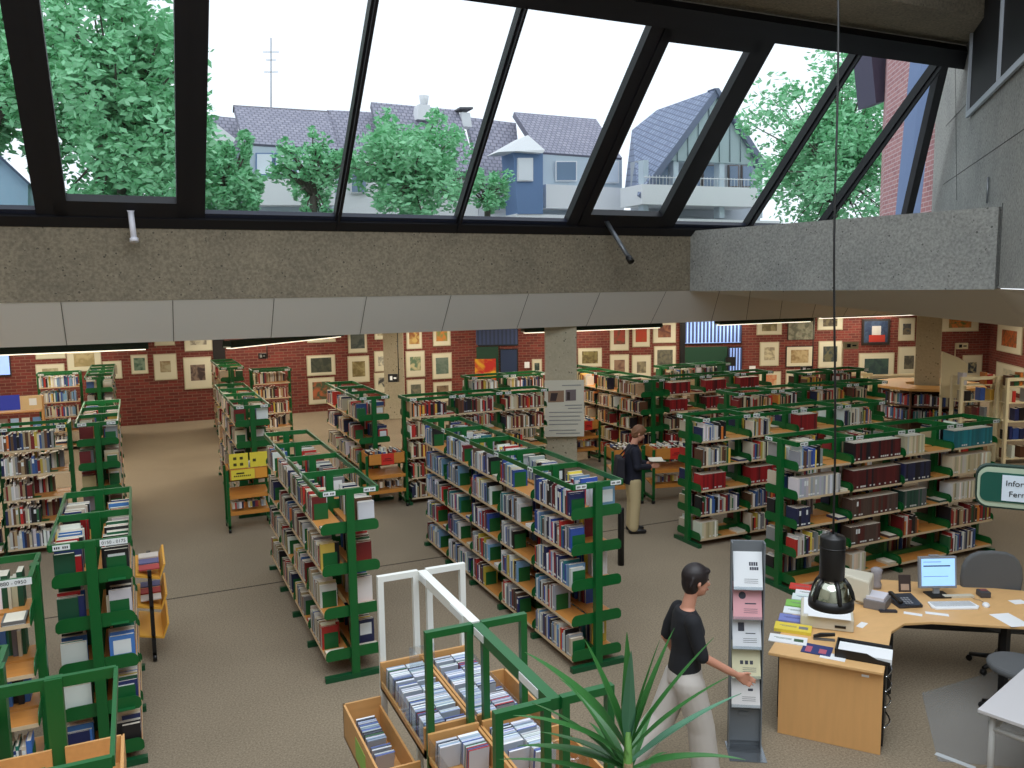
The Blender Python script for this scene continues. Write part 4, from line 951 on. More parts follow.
# brochure trolley beside the near left row
t = thing('brochure_trolley', 'narrow trolley with sloping yellow wooden trays beside the near left row', 'trolley', (-.02, 9.2, 0))
MB().box((-.02, 0, .06), (.02, .04, 1.0)).box((-.02, .7, .06), (.02, .74, 1.0)).box((-.02, 0, .06), (.02, .74, .1)).build('frame', BLACK, t)
for z in (.3, .62, .95):
    MB().prism([(-.14, 0, z), (.1, 0, z-.06), (.16, 0, z+.1), (.14, 0, z+.1), (.09, 0, z-.04), (-.13, 0, z+.02)], (0, .74, 0)).build('tray', mat('yellow_wood', (220, 160, 58), .5), t)
for y in (.02, .72): MB().lathe([(.001, -.02), (.04, -.02), (.04, .02), (.001, .02)], k=12).build('caster', BLACK, t).matrix_local = Matrix.Translation((0, y, .04)) @ Matrix.Rotation(PI/2, 4, 'Y')
for i, z in enumerate((.64, .97)):
    for j in range(3):
        o = MB().box((-.1, 9.25+j*.22, 0), (.1, 9.42+j*.22, .012)).build('brochure', paint([(200, 190, 180), (170, 60, 60), (90, 90, 130)][(i+j) % 3])); o.location = (-.02, 0, z+.02)
        tag(o, '%s brochure on %s tray of the narrow trolley' % (['grey', 'red', 'blue'][(i+j) % 3], 'the upper' if i else 'the middle'), 'brochure', 'brochures on the narrow trolley')
# black post right of the long row
t = thing('black_post', 'slim black post standing right of the long centre row', 'post', (6.0, 9.6, 0))
MB().lathe([(.001, 0), (.045, 0), (.045, .8), (.04, .82), (.001, .82)], k=20).build('post', BLACK, t)

# ------------------------------------------------------------------ browser units for discs, foreground
CDS = []
CDC = [('silver', (206, 212, 222), 7), ('white', (226, 230, 236), 6), ('blue', (90, 108, 170), 2), ('dark', (40, 42, 60), 2), ('pale blue', (160, 178, 206), 3), ('red', (170, 44, 50), .4), ('green', (60, 110, 70), .3)]
def cd_files(x0, x1, y0, y1, z, M, where, tilt=.25, dens=.0125, seed=0):
    r_ = random.Random(seed); nf = max(1, int((x1-x0)/.128))
    gap = ((x1-x0)-nf*.125)/(nf+1)
    for f in range(nf):
        xx = x0+gap+f*(.125+gap); y = y1-.015; k = 0
        while y > y0+.03:
            if r_.random() < .05: y -= r_.uniform(.03, .07); continue
            nm, c = pick(r_, CDC); k += 1
            CDS.append(dict(m=M @ Matrix.Translation((xx, y, z)) @ Matrix.Rotation(tilt+r_.uniform(-.03, .03), 4, 'X'), c=c, nm=nm, k=k, f=f, nf=nf, where=where)); y -= dens*r_.uniform(.95, 1.15)
def disc_unit(lab, y0, y1, fm, far, seed, white):
    X = 1.72; t = thing('disc_browser', lab, 'display unit', (X, y0, 0), 0, 'browser units for discs')
    L = y1-y0; T = 1.945; b = .02
    ends = [L] if not far else [0, L]
    for ye in ([L, 0] if far else [L]):
        for sx in (-1, 1):
            a, c = sorted((sx*.03, sx*.32)); nm = 'end_frame'
            MB().box((a, ye-b, .0), (a+.04, ye+b, T)).box((c-.04, ye-b, .0), (c, ye+b, T)).box((a+.04, ye-b, T-.04), (c-.04, ye+b, T)).build(nm, fm, t)
    r = MB().box((-.03, 0, T-.065), (.03, L, T-.005)).build('top_rail', fm, t)
    MB().box((-.034, L*.12, T-.055), (-.03, L*.34, T-.01)).build('label_plate', LABELM, r); MB().box((-.034, L*.82, T-.055), (-.03, L*.96, T-.01)).build('label_plate', LABELM, r)
    for sx in (-1, 1):
        a, c = sorted((sx*.012, sx*.325)); z = 1.17; zt = 1.34
        bn = MB().box((a, .02, z-.02), (c, L-.02, z)).box((a, L-.04, z), (c, L-.02, zt)).box((a, .02, z), (c, .04, zt)).box((sx*.012-.008, .02, z), (sx*.012+.008, L-.02, zt-.03)).box((c-.012 if sx > 0 else a, .02, z-.02), (c if sx > 0 else a+.012, L-.02, z+.035)).build('top_bin', PINE, t)
        MB().box((sx*.322-.002, .04, z+.035), (sx*.322+.002, L-.04, zt-.02)).build('clear_side', PLEXI, bn)
        # outer bin
        o0, o1 = sorted((sx*.34, sx*.60)); zb, zo = .88, 1.12
        ob = MB().box((o0, .06, zb), (o1, L-.06, zb+.015)).box((o0, .06, zb), (o0+.014, L-.06, zo if sx < 0 else zo-.06)).box((o1-.014, .06, zb), (o1, L-.06, zo-.06 if sx < 0 else zo)).box((o0, .06, zb), (o1, .075, zo)).box((o0, L-.075, zb), (o1, L-.06, zo)).build('outer_bin', PINE, t)
        if white and sx < 0: MB().box((o0-.002, .35, .92), (o0, .6, 1.06)).build('sticker', paint((150, 190, 90)), ob)
        # lower tray
        q0, q1 = sorted((sx*.36, sx*.62))
        MB().box((q0, .06, .42), (q1, L-.06, .435)).box((q0 if sx < 0 else q1-.012, .06, .42), (q0+.012 if sx < 0 else q1, L-.06, .56)).build('lower_tray', PINE, t)
        MB().box((sx*.34-.015, .0, 0), (sx*.34+.015, .03, .95)).box((sx*.34-.015, L-.03, 0), (sx*.34+.015, L, .95)).box((min(0, sx*.6), L/2-.02, .0), (max(0, sx*.6), L/2+.02, .05)).build('support', GREEN, t)
        M = Matrix.Translation((X, y0, 0)); side = 'left' if sx < 0 else 'right'
        nmu = 'white-framed unit' if white else 'green-framed unit'
        cd_files(a+.02, c-.014, .05, L-.05, z+.002, M, '%s top bin of %s' % (side, nmu), seed=seed+sx, tilt=.12)
        cd_files(o0+.02, o1-.02, .09, L-.09, zb+.016, M, '%s outer bin of %s' % (side, nmu), seed=seed+sx+9, tilt=.35, dens=.02)
        cd_files(q0+.02, q1-.02, .09, L-.09, .437, M, '%s lower tray of %s' % (side, nmu), seed=seed+sx+19, tilt=.3, dens=.08)
    return t
disc_unit('wooden disc browser unit with white metal frame, in the foreground', 4.36, 5.36, WHITEM, False, 3, True)
disc_unit('wooden disc browser unit with green metal frame, nearest the camera', 3.34, 4.34, GREEN, True, 5, False)
def cd_mesh(): return MB().box((0, 0, 0), (.125, .0102, .142), 0).box((.001, -.0004, .001), (.124, .0106, .141), 1).box((0, .001, .1415), (.125, .0092, .1426), 0).mesh('disc_case', [BOOKM, mat('case_sleeve', (176, 186, 200), .25)])
CM = cd_mesh()
for c in CDS:
    p = c['m'].translation; sx, sy, sz = screen(p); c['s'] = 1/sz**2 if (-5 < sx < 1030 and sy < 775) else 0
    if 'outer' in c['where'] and 'right' in c['where']: c['s'] *= .5
    if 'lower' in c['where']: c['s'] *= .4
CDS = [c for c in CDS if c['s'] > 0]; CDS.sort(key=lambda c: -c['s'])
CI = set(id(c) for c in CDS[:300])
for c in CDS[:300]:
    o = bpy.data.objects.new('disc_case', CM); COL.objects.link(o); o.matrix_world = c['m']; o.color = (*c['c'], 1)
    fl = '' if c['nf'] == 1 else (', left file' if c['f'] == 0 else ', right file')
    tag(o, ('%s disc case, %s from back%s, %s' % (c['nm'], ORD[c['k']-1] if c['k'] < 99 else 'last', fl, c['where'])), 'disc case', 'disc cases in the browser units')
vs, fs, cols = [], [], []
for c in CDS[300:]:
    n = len(vs)
    for p in ((0, 0, 0), (.125, 0, 0), (.125, .0102, 0), (0, .0102, 0), (0, 0, .142), (.125, 0, .142), (.125, .0102, .142), (0, .0102, .142)): vs.append(tuple(c['m'] @ Vector(p)))
    for k, f in enumerate(((4, 5, 6, 7), (0, 1, 5, 4), (1, 2, 6, 5), (2, 3, 7, 6), (3, 0, 4, 7))): fs.append(tuple(n+i for i in f)); cols += [((*c['c'], 1) if k == 0 else (.42, .47, .55, 1))]*4
me = bpy.data.meshes.new('disc_cases'); me.from_pydata(vs, [], fs); me.materials.append(STUFFM)
ca = me.color_attributes.new('Col', 'FLOAT_COLOR', 'CORNER'); ca.data.foreach_set('color', [v for c in cols for v in c])
tag(inst('disc_cases', me), 'silver and dark disc cases filling the rear parts of the bins', 'disc cases', None, 'stuff')
o = MB().box((-.09, -.003, 0), (.09, .003, .19)).prism([(-.09, -.02, 0), (.09, -.02, 0), (.09, .02, 0), (-.09, .02, 0)], (0, 0, .003)).build('acrylic_holder', PLEXI); o.location = (1.64, 5.15, 1.3); tag(o, 'clear acrylic holder standing among discs in the white-framed unit', 'holder')
o = MB().lathe([(.001, 0), (.07, .01), (.105, .08), (.1, .15), (.08, .17)], k=20).build('glass_bowl', PLEXI); o.location = (1.95, 3.62, 1.3); tag(o, 'clear round plastic bowl hanging by the nearest green frame', 'bowl')

# ------------------------------------------------------------------ desk
DP = [(4.79, 5.29), (5.36, 4.58), (6.08, 5.13), (6.34, 5.21), (6.6, 5.12), (7.24, 4.66), (8.3, 3.8), (9.1, 4.45), (8.1, 5.25), (7.5, 5.8), (7.1, 6.12), (6.6, 6.28), (6.1, 6.2)]
t = thing('information_desk', 'curved wooden information desk with end panel and black drawers', 'desk', (4.79, 5.29, 0))
def loc(p, z=0): return (p[0]-4.79, p[1]-5.29, z)
bevel(MB().prism([loc(p, .715) for p in DP], (0, 0, .028)).build('desk_top', DESKT, t), .006)
a = Vector((4.87, 5.245, 0)); b = Vector((5.385, 4.605, 0)); e = (b-a).normalized(); nrm = Vector((-e.y, e.x, 0))
L_ = loc
def q3(base, u, v, z): p = base+e*u+nrm*v; return (p.x-4.79, p.y-5.29, z)
W = (b-a).length
bevel(MB().prism([q3(a, 0, .02, .0), q3(a, W, .02, .0), q3(a, W, .04, .0), q3(a, 0, .04, .0)], (0, 0, .715)).build('end_panel', DESKW, t), .003)
MB().prism([q3(a, W*.8, .016, .655), q3(a, W*.87, .016, .655), q3(a, W*.87, .016, .675), q3(a, W*.8, .016, .675)], Vector(nrm)*.005).build('sticker', WHITEP, t)
ped = MB().prism([q3(a, W*.46, .045, .03), q3(a, W*.995, .045, .03), q3(a, W*.995, .6, .03), q3(a, W*.46, .6, .03)], (0, 0, .68)).build('pedestal', mat('dark_pedestal', (34, 34, 38), .5), t)
for k, (z0, z1) in enumerate(((.06, .24), (.26, .42), (.44, .56), (.58, .69))):
    dr = MB().prism([q3(a, W, .06, z0), q3(a, W+.015, .06, z0), q3(a, W+.015, .58, z0), q3(a, W, .58, z0)], (0, 0, z1-z0)).build('drawer', BLACK, ped)
    pts = [Vector(q3(a, W+.015+.04*math.sin(PI*j/8), .12+.3*j/8, z1-.05)) for j in range(9)]; MB().tube(pts, .007, k=6).build('handle', CHROME, t)
for p in ((6.3, 5.35), (7.25, 4.85), (8.1, 4.9)):
    MB().box((p[0]-4.82, p[1]-5.32, 0), (p[0]-4.76, p[1]-5.26, .715)).build('leg', BLACK, t)
m1 = Vector((6.45, 5.95, 0)); m2 = Vector((8.2, 4.75, 0)); u_ = (m2-m1).normalized(); v_ = Vector((-u_.y, u_.x, 0))*.02
MB().prism([loc(m1, .42), loc(m2, .42), loc(m2+v_, .42), loc(m1+v_, .42)], (0, 0, .29)).build('modesty_panel', BLACK, t)
MB().prism([q3(a, -.02, .1, .1), q3(a, 0, .1, .1), q3(a, 0, 1.3, .1), q3(a, -.02, 1.3, .1)], (0, 0, .6)).build('modesty_panel', BLACK, t)
DZ = .7435
fm = MB().prism([(5.75, 4.35, .0005), (7.0, 3.5, .0005), (8.6, 4.2, .0005), (8.3, 5.2, .0005), (6.6, 5.2, .0005)], (0, 0, .003)).build('floor_mat', FMAT); tag(fm, 'clear plastic chair mat on the carpet inside the desk curve', 'floor mat')
def flat(name, px, py, w_, d, ang, m, lab, cat, h=.004, z=DZ, group=None):
    p = atz(px, py, z); o = MB().box((-w_/2, -d/2, 0), (w_/2, d/2, h)).build(name, m); o.location = (p.x, p.y, z); o.rotation_euler = (0, 0, ang); return tag(o, lab, cat, group)
AD = math.atan2(.6, .8)
# leaflets along the left edge
lf = [(788, 640, (230, 232, 234), 'white leaflet pile nearest the desk corner'), (793, 630, (222, 200, 70), 'yellow-edged leaflet pile near the desk corner'), (797, 620, (120, 130, 190), 'blue and white leaflet pile on the left desk edge'), (801, 612, (226, 232, 236), 'white leaflet pile fourth from the desk corner'), (803, 605, (130, 190, 90), 'green leaflet pile on the left desk edge'), (809, 599, (214, 228, 226), 'pale leaflet pile behind the green one'), (812, 594, (230, 232, 236), 'white leaflet pile behind the pale one'), (806, 588, (200, 60, 50), 'red leaflet pile at the far left desk edge')]
for i, (x, y, c, lab) in enumerate(lf):
    o = flat('leaflet_pile', x, y, .32, .17, AD+PI/2+.1, paint(c), lab, 'leaflets', h=.03 if i == 1 else .008+.003*(i % 3), group='leaflet piles on the desk')
    d_ = MB().box((-.13, -.03, 0), (-.05, .03, .001)).box((-.03, -.02, 0), (.12, -.014, .001)).box((-.03, 0, 0), (.1, .006, .001)).build('print', paint([(60, 90, 60), (120, 120, 124), (60, 60, 110)][i % 3]), o); d_.location = (0, 0, (.03 if i == 1 else .008+.003*(i % 3)))
o = flat('leaflet', 817, 650, .2, .24, AD, paint((44, 56, 110)), 'dark blue leaflet with white print lying at the desk front edge', 'leaflet', h=.006)
MB().box((-.07, -.08, .006), (.02, -.02, .007)).box((-.08, .04, .006), (.04, .09, .007)).build('print', paint((180, 90, 110)), o)
flat('paper_sheet', 833, 657, .12, .2, AD, WHITEP, 'white sheet between blue leaflet and black paper tray', 'paper')
# paper tray
p = atz(865, 656, DZ); t2 = thing('paper_tray', 'black paper tray filled with white sheets on the desk corner', 'tray', (p.x, p.y, DZ), math.atan2(e.y, e.x))
mb = MB().box((-.23, -.13, 0), (.2, .13, .006)).box((-.23, -.13, 0), (-.222, .13, .075)).box((-.23, .122, 0), (.2, .13, .075))
mb.prism([(-.23, -.13, 0), (.2, -.13, 0), (.2, -.13, .03), (.1, -.13, .04), (.02, -.13, .075), (-.23, -.13, .075)], (0, .008, 0)).build('tray_body', BLACK, t2)
MB().box((-.21, -.11, .006), (.21, .11, .05)).build('paper_stack', WHITEP, t2)
# printer / scanner pile
p = atz(832, 622, DZ); t2 = thing('printer', 'low beige printer with papers on top, under the hanging spotlight', 'printer', (p.x-.02, p.y+.05, DZ), AD-PI/2+.15); t2.scale = (1.35, 1.15, 1.1)
BEI = mat('beige_plastic', (206, 200, 182), .5)
bevel(MB().box((-.17, -.2, 0), (.17, .2, .11)).build('body', BEI, t2), .012); MB().box((-.15, -.19, .112), (.12, .18, .118)).box((-.12, -.24, .12), (.15, .1, .124)).build('papers', WHITEP, t2); MB().box((.05, -.205, .03), (.12, -.2, .05)).build('paper_slot', BLACK, t2)
p = atz(856, 600, DZ); t2 = thing('crt_screen', 'beige screen housing seen from behind on the desk', 'monitor', (p.x, p.y, DZ), .6)
bevel(MB().prism([(-.15, -.14, .02), (.15, -.14, .02), (.1, .16, .05), (-.1, .16, .05)], (0, 0, .24)).build('housing', BEI, t2), .02); MB().box((-.1, -.08, 0), (.1, .1, .02)).build('base', BEI, t2)
p = atz(877, 606, DZ); t2 = thing('box_of_slips', 'grey box with white slips on the desk beside the screen housing', 'box', (p.x, p.y, DZ), .5)
bevel(MB().box((-.12, -.1, 0), (.12, .1, .09)).build('box', mat('grey_box', (120, 116, 116), .6), t2), .006); MB().box((-.1, -.08, .09), (.1, .08, .12)).build('slips', mat('pale_slips', (214, 212, 222), .8), t2)
p = atz(876, 588, DZ); o = MB().lathe([(.001, 0), (.05, 0), (.055, .04), (.04, .08), (.055, .12), (.05, .15), (.06, .2), (.03, .22), (.001, .22)], k=9).build('crumpled_bag', mat('grey_bag', (150, 146, 150), .8)); o.location = (p.x, p.y, DZ); tag(o, 'tall crumpled grey plastic bag on the desk', 'bag')
p = atz(824, 640, DZ); t2 = thing('stapler', 'black stapler lying in front of the printer', 'stapler', (p.x, p.y, DZ), -.7)
MB().box((-.09, -.018, 0), (.09, .018, .012)).build('base', mat('grey_metal2', (120, 122, 126), .4, .5), t2); MB().prism([(-.09, -.016, .02), (.09, -.016, .05), (.09, -.016, .07), (-.03, -.016, .06), (-.09, -.016, .035)], (0, .032, 0)).build('arm', BLACK, t2)
# phone
p = atz(905, 604, DZ); t2 = thing('telephone', 'dark desk telephone with coiled cord', 'telephone', (p.x, p.y, DZ), -.35)
bevel(MB().prism([(-.12, -.11, 0), (.12, -.11, 0), (.12, .11, 0), (-.12, .11, 0)], (0, 0, .03)).prism([(-.12, -.11, .03), (-.12, .11, .03), (-.12, .11, .07)], (.24, 0, 0)).build('body', mat('dark_phone', (48, 52, 62), .4), t2), .006)
MB().tube([(-.1, -.1, .055), (-.1, -.08, .07), (-.1, .08, .09), (-.1, .1, .075)], [.024, .018, .018, .024], k=10).build('handset', BLACK, t2)
mb = MB()
for i in range(4):
    for j in range(3): mb.box((-.04+j*.03, -.08+i*.03, .034+i*.006), (-.02+j*.03, -.062+i*.03, .04+i*.006))
kp = mb.build('keypad', mat('grey_keys', (150, 152, 158), .5), t2)
pts = [Vector((-.1, -.11, .03))+Vector((.02+.16*k/40+.0*k, -.03-.05*math.sin(PI*k/40), .01))+Vector((0, .008*math.cos(k*1.6), .008+.008*math.sin(k*1.6))) for k in range(41)]
MB().tube(pts, .003, k=5).build('cord', BLACK, t2)
p = atz(880, 606+2, DZ)
o = MB().box((-.08, -.022, 0), (.08, .022, .02)).box((-.07, -.01, .02), (-.02, .01, .024)).build('remote_handset', mat('dark_remote', (50, 50, 58), .5)); p = atz(888, 612, DZ); o.location = (p.x, p.y, DZ); o.rotation_euler = (0, 0, -.5); tag(o, 'black handset lying left of the telephone', 'handset')
# calendar stand
p = atz(905, 592, DZ); t2 = thing('desk_calendar', 'small upright dark picture stand behind the telephone', 'picture stand', (p.x, p.y, DZ), -.5)
MB().prism([(-.06, 0, 0), (.06, 0, 0), (.06, .03, .17), (-.06, .03, .17)], (0, .008, 0)).build('board', mat('dark_card', (60, 48, 46), .5), t2); MB().prism([(-.04, -.002, .02), (.04, -.002, .02), (.04, .014, .08), (-.04, .014, .08)], (0, .003, 0)).build('picture', paint((176, 150, 130)), t2)
# flat monitor
p = atz(938, 596, DZ); t2 = thing('flat_monitor', 'flat grey monitor with lit pale blue screen on the desk', 'monitor', (p.x, p.y, DZ), -.42)
MB().box((-.1, -.07, 0), (.1, .1, .015)).build('base', BLACK, t2); MB().box((-.03, .03, .015), (.03, .055, .12)).build('stand', mat('silver_stand', (170, 172, 176), .4), t2)
Mm = Matrix.Rotation(-.12, 4, 'X')
bz = MB(); bz.box((-.19, -.01, .08), (.19, .03, .4), 0, Mm); bz.box((-.08, -.01, .4), (.02, .03, .415), 0, Mm); bevel(bz.build('bezel', mat('silver_bezel', (136, 140, 148), .4), t2), .006)
MB().box((-.168, -.014, .105), (.168, -.01, .378), 0, Mm).build('screen', mat('lit_screen', (150, 196, 240), .3, emit=((160, 205, 250), .75)), t2)
MB().box((-.15, -.016, .30), (.12, -.014, .312), 0, Mm).box((-.15, -.016, .345), (.03, -.014, .349), 0, Mm).box((-.15, -.016, .2), (.1, -.014, .203), 0, Mm).build('screen_lines', mat('screen_dark', (40, 60, 100), .5), t2)
p = atz(952, 606, DZ); t2 = thing('keyboard', 'white computer keyboard before the monitor', 'keyboard', (p.x, p.y, DZ), -.42)
bevel(MB().prism([(-.23, -.06, 0), (-.2, -.1, 0), (.2, -.1, 0), (.24, -.05, 0), (.22, .08, 0), (-.2, .08, 0)], (0, 0, .018)).build('case', WHITEP, t2), .004)
mb = MB()
for i in range(5):
    for j in range(15): mb.box((-.19+j*.0265, -.05+i*.024, .018), (-.168+j*.0265, -.03+i*.024, .024))
kk = mb.build('keys', mat('key_grey', (204, 206, 208), .6), t2); kk['kind'] = 'stuff'
p = atz(986, 606, DZ); t2 = thing('mouse', 'white computer mouse right of the keyboard', 'mouse', (p.x, p.y, DZ), -.9)
MB().lathe([(.032, 0), (.034, .01), (.028, .024), (.014, .032), (.001, .034)], k=14).build('body', WHITEP, t2).scale = (1, 1.6, 1); MB().tube([(0, .05, .01), (-.05, .12, .01), (-.1, .14, .01), (-.14, .2, .01)], .002, k=5).build('cable', GREYM, t2)
p = atz(983, 596, DZ); t2 = thing('card_reader', 'small dark grey reader box right of the monitor', 'reader', (p.x, p.y, DZ), -.5)
bevel(MB().prism([(-.05, -.06, 0), (.05, -.06, 0), (.05, .05, 0), (-.05, .05, 0)], (0, 0, .06)).build('body', mat('dark_grey_plastic', (66, 66, 72), .5), t2), .008); MB().box((-.03, -.02, .06), (.03, .03, .066)).build('pad', mat('reddish_pad', (130, 80, 80), .6), t2)
flat('cable_strip', 958, 597, .3, .06, -.4, BEI, 'pale flat box lying between monitor and reader', 'box', h=.02)
for i, (x, y, w_, d, an, lab) in enumerate([(913, 614, .16, .06, -.9, 'white slip of paper below the telephone'), (937, 614, .2, .06, -.8, 'white slip of paper below the keyboard'), (1010, 620, .2, .3, -.3, 'white sheet at the right end of the desk front'), (1018, 602, .14, .1, -.3, 'white sheet at the right end of the desk, farther back'), (862, 625, .14, .06, .4, 'white slip right of the printer')]):
    flat('paper_slip', x, y, w_, d, an, WHITEP, lab, 'paper', h=.002)
# chairs
CHF = mat('grey_chair_fabric', (92, 94, 96), .95, noise=.15, nscale=200)
def chair(x, y, rz, lab, arms=True):
    t = thing('office_chair', lab, 'office chair', (x, y, 0), rz)
    s = MB().prism([(.26*math.cos(a)*(1.0), .25*math.sin(a), .46) for a in [k*PI/10 for k in range(20)]], (0, 0, .07)).build('seat', CHF, t); bevel(s, .03, 3)
    pts = []
    for k in range(20):
        a = k*PI/10; pts.append((.3*abs(math.cos(a))**.7*(1 if math.cos(a) > 0 else -1), .26, .84+.29*abs(math.sin(a))**.8*(1 if math.sin(a) > 0 else -1)))
    b_ = MB().prism(pts, (0, .07, 0)).build('backrest', CHF, t); bevel(b_, .025, 3)
    MB().tube([(0, .1, .44), (0, .3, .46), (0, .34, .6), (0, .33, .8)], .022, k=8).build('back_support', BLACK, t)
    MB().tube([(0, 0, .1), (0, 0, .46)], .03, k=10).build('column', BLACK, t)
    mb = MB()
    for k in range(5): a = k*2*PI/5; mb.tube([(0, 0, .12), (.28*math.cos(a), .28*math.sin(a), .07)], [.03, .02], k=6)
    mb.build('star_base', BLACK, t)
    for k in range(5): a = k*2*PI/5; MB().tube([(.28*math.cos(a)-.02*math.sin(a), .28*math.sin(a)+.02*math.cos(a), .03), (.28*math.cos(a)+.02*math.sin(a), .28*math.sin(a)-.02*math.cos(a), .03)], .03, k=10).build('caster', BLACK, t)
    if arms:
        for sx in (-1, 1): MB().tube([(sx*.2, 0, .47), (sx*.29, 0, .5), (sx*.29, 0, .68), (sx*.29, .1, .7), (sx*.29, -.12, .7)], .018, k=6).build('armrest', CHROME if sx < 0 else BLACK, t)
    return t
pc_ = atz(1003, 578, .95); chair(pc_.x+.03, pc_.y+.0, -.55, 'grey round-backed office chair behind the desk at the right edge')
pc_ = atz(1019, 664, .52); chair(pc_.x, pc_.y, -1.95, 'blue-grey office chair inside the desk curve, cut by right edge', arms=False)
# side table
TBL = mat('pale_grey_laminate', (196, 194, 196), .5)
T0 = Vector((5.5, 3.86, 0)); Tu = Vector((.88, .26, 0)).normalized(); Tv = Vector((Tu.y, -Tu.x, 0))
t = thing('side_table', 'pale grey table with metal legs in the bottom right corner', 'table', T0)
def tt(u, v, z): q = Tu*u+Tv*v; return (q.x, q.y, z)
bevel(MB().prism([tt(0, 0, .72), tt(1.4, 0, .72), tt(1.4, .7, .72), tt(0, .7, .72)], (0, 0, .028)).build('table_top', TBL, t), .004)
for (u, v) in ((.08, .08), (1.32, .08), (.08, .62), (1.32, .62)): MB().tube([tt(u, v, 0), tt(u, v, .72)], .022, k=10).build('leg', GREYM if 0 else mat('pale_leg', (180, 180, 178), .4), t)
MB().tube([tt(.08, .08, .6), tt(1.32, .08, .6)], .02, k=8).tube([tt(.08, .08, .6), tt(.08, .62, .6)], .02, k=8).build('frame', mat('pale_leg', (180, 180, 178), .4), t)
flat('tape_strip', 955, 761, .05, .3, 1.15-1.571+.75, mat('white_tape', (200, 205, 208), .6), 'white strip lying on the carpet left of the pale table', 'tape', z=0.001)

# ------------------------------------------------------------------ brochure stand
p = Vector((4.46, 5.18, 0)); f_dir = Vector((-.52, -.855, 0)).normalized(); ang = math.atan2(f_dir.x, -f_dir.y)
t = thing('brochure_stand', 'tall grey metal brochure stand right of the walking woman', 'stand', p, ang)
MB().box((-.15, -.2, 0), (.15, .1, .006)).build('base_plate', mat('brushed_plate', (150, 156, 162), .25, .8), t)
GP = mat('grey_stand_metal', (116, 122, 128), .45, .2)
MB().prism([(-.135, .06, 0), (.135, .06, 0), (.135, .08, 0), (-.135, .08, 0)], (0, 0, 1.79)).prism([(-.135, -.01, 0), (-.125, -.01, 0), (-.125, .07, 0), (-.135, .07, 0)], (0, 0, 1.79)).prism([(.125, -.01, 0), (.135, -.01, 0), (.135, .07, 0), (.125, .07, 0)], (0, 0, 1.79)).build('back_panel', GP, t)
MB().box((-.05, .02, .29), (.03, .03, .32)).box((-.125, .03, .06), (.125, .06, .34)).build('front_panel', GP, t)
cs = [((232, 236, 240), 'white'), ((226, 168, 176), 'pink'), ((224, 228, 234), 'white'), ((224, 220, 186), 'cream'), ((228, 226, 226), 'white')]
for k, (c, nm) in enumerate(cs):
    z = 1.42-.255*k; ti = .1
    Mt = Matrix.Translation((0, -.0, z)) @ Matrix.Rotation(-.28, 4, 'X')
    MB().box((-.12, -.03, -.03), (.12, -.026, .0), 0, Mt).box((-.12, -.03, -.03), (.12, .02, -.026), 0, Mt).build('pocket', PLEXI, t)
    o = MB().box((-.116, -.022, -.024), (.116, -.006, .285)).build('brochure', paint(c)); o.matrix_world = Matrix.Translation(p) @ Matrix.Rotation(ang, 4, 'Z') @ Mt
    tag(o, '%s brochures in %s pocket of the grey stand' % (nm, ['the top', 'the second', 'the middle', 'the fourth', 'the lowest'][k]), 'brochures', 'brochures in the tall grey stand')
    mb = MB()
    if k == 0:
        for j in range(4): mb.box((.01+j*.018, -.0235, .17), (.024+j*.018, -.022, .2)); mb.box((.015+j*.018, -.0235, .135), (.03+j*.018, -.022, .16))
    elif k == 1:
        mb.prism([(-.04+.03*math.cos(a), -.0235, .17+.03*math.sin(a)) for a in [j*PI/6 for j in range(12)]], (0, .0015, 0)); mb.box((-.02, -.0235, .1), (.07, -.022, .11))
    elif k == 2: mb.box((-.07, -.0235, .12), (-.02, -.022, .19)); mb.box((-.01, -.0235, .1), (.07, -.022, .107))
    elif k == 3:
        for j in range(3): mb.box((-.05+j*.04, -.0235, .09), (-.025+j*.04, -.022, .12))
    else: mb.box((.02, -.0235, .11), (.06, -.022, .13))
    for j in range(3): mb.box((-.03, -.0235, .03+j*.015), (.08, -.022, .033+j*.015))
    mb.build('print', mat('print_grey', (70, 72, 84), .8), o)

# ------------------------------------------------------------------ hanging spotlight
t = thing('pendant_spotlight', 'black cylindrical spotlight hanging on a long cable over the desk', 'lamp', (4.51, 4.34, 1.545))
MB().lathe([(.001, .53), (.03, .55), (.03, .535), (.08, .53), (.088, .515), (.088, .22), (.075, .2), (.001, .2)], k=32).lathe([(.089, .45), (.092, .45), (.092, .44), (.089, .44)], k=32).build('lamp_body', BLACK, t)
MB().lathe([(.152, 0), (.158, 0), (.16, .03), (.152, .075), (.145, .075), (.15, .03), (.146, .005)], k=36).build('lower_ring', BLACK, t)
MB().lathe([(.148, .01), (.142, .08), (.118, .15), (.085, .2), (.08, .2), (.112, .148), (.136, .08), (.142, .01)], k=36).build('reflector', mat('mirror_reflector', (200, 206, 190), .12, 1), t)
mb = MB()
for k in range(5):
    a = k*2*PI/5+.55; mb.tube([(.15*math.cos(a), .15*math.sin(a), .06), (.14*math.cos(a), .14*math.sin(a), .11), (.118*math.cos(a), .118*math.sin(a), .165), (.084*math.cos(a), .084*math.sin(a), .21)], .017, k=6)
mb.build('rib', BLACK, t)
MB().lathe([(.001, .03), (.03, .04), (.04, .07), (.03, .11), (.015, .14), (.015, .2), (.001, .2)], k=16).build('bulb', mat('frosted_bulb', (235, 235, 225), .3, emit=((255, 250, 235), 1.2)), t)
pts = [((z-.54)*.045+.012*math.sin((z-.54)*2.3), (z-.54)*.075, z) for z in [.54+k*.1 for k in range(80)]]
MB().tube(pts, .008, k=6).build('cable', BLACK, t)

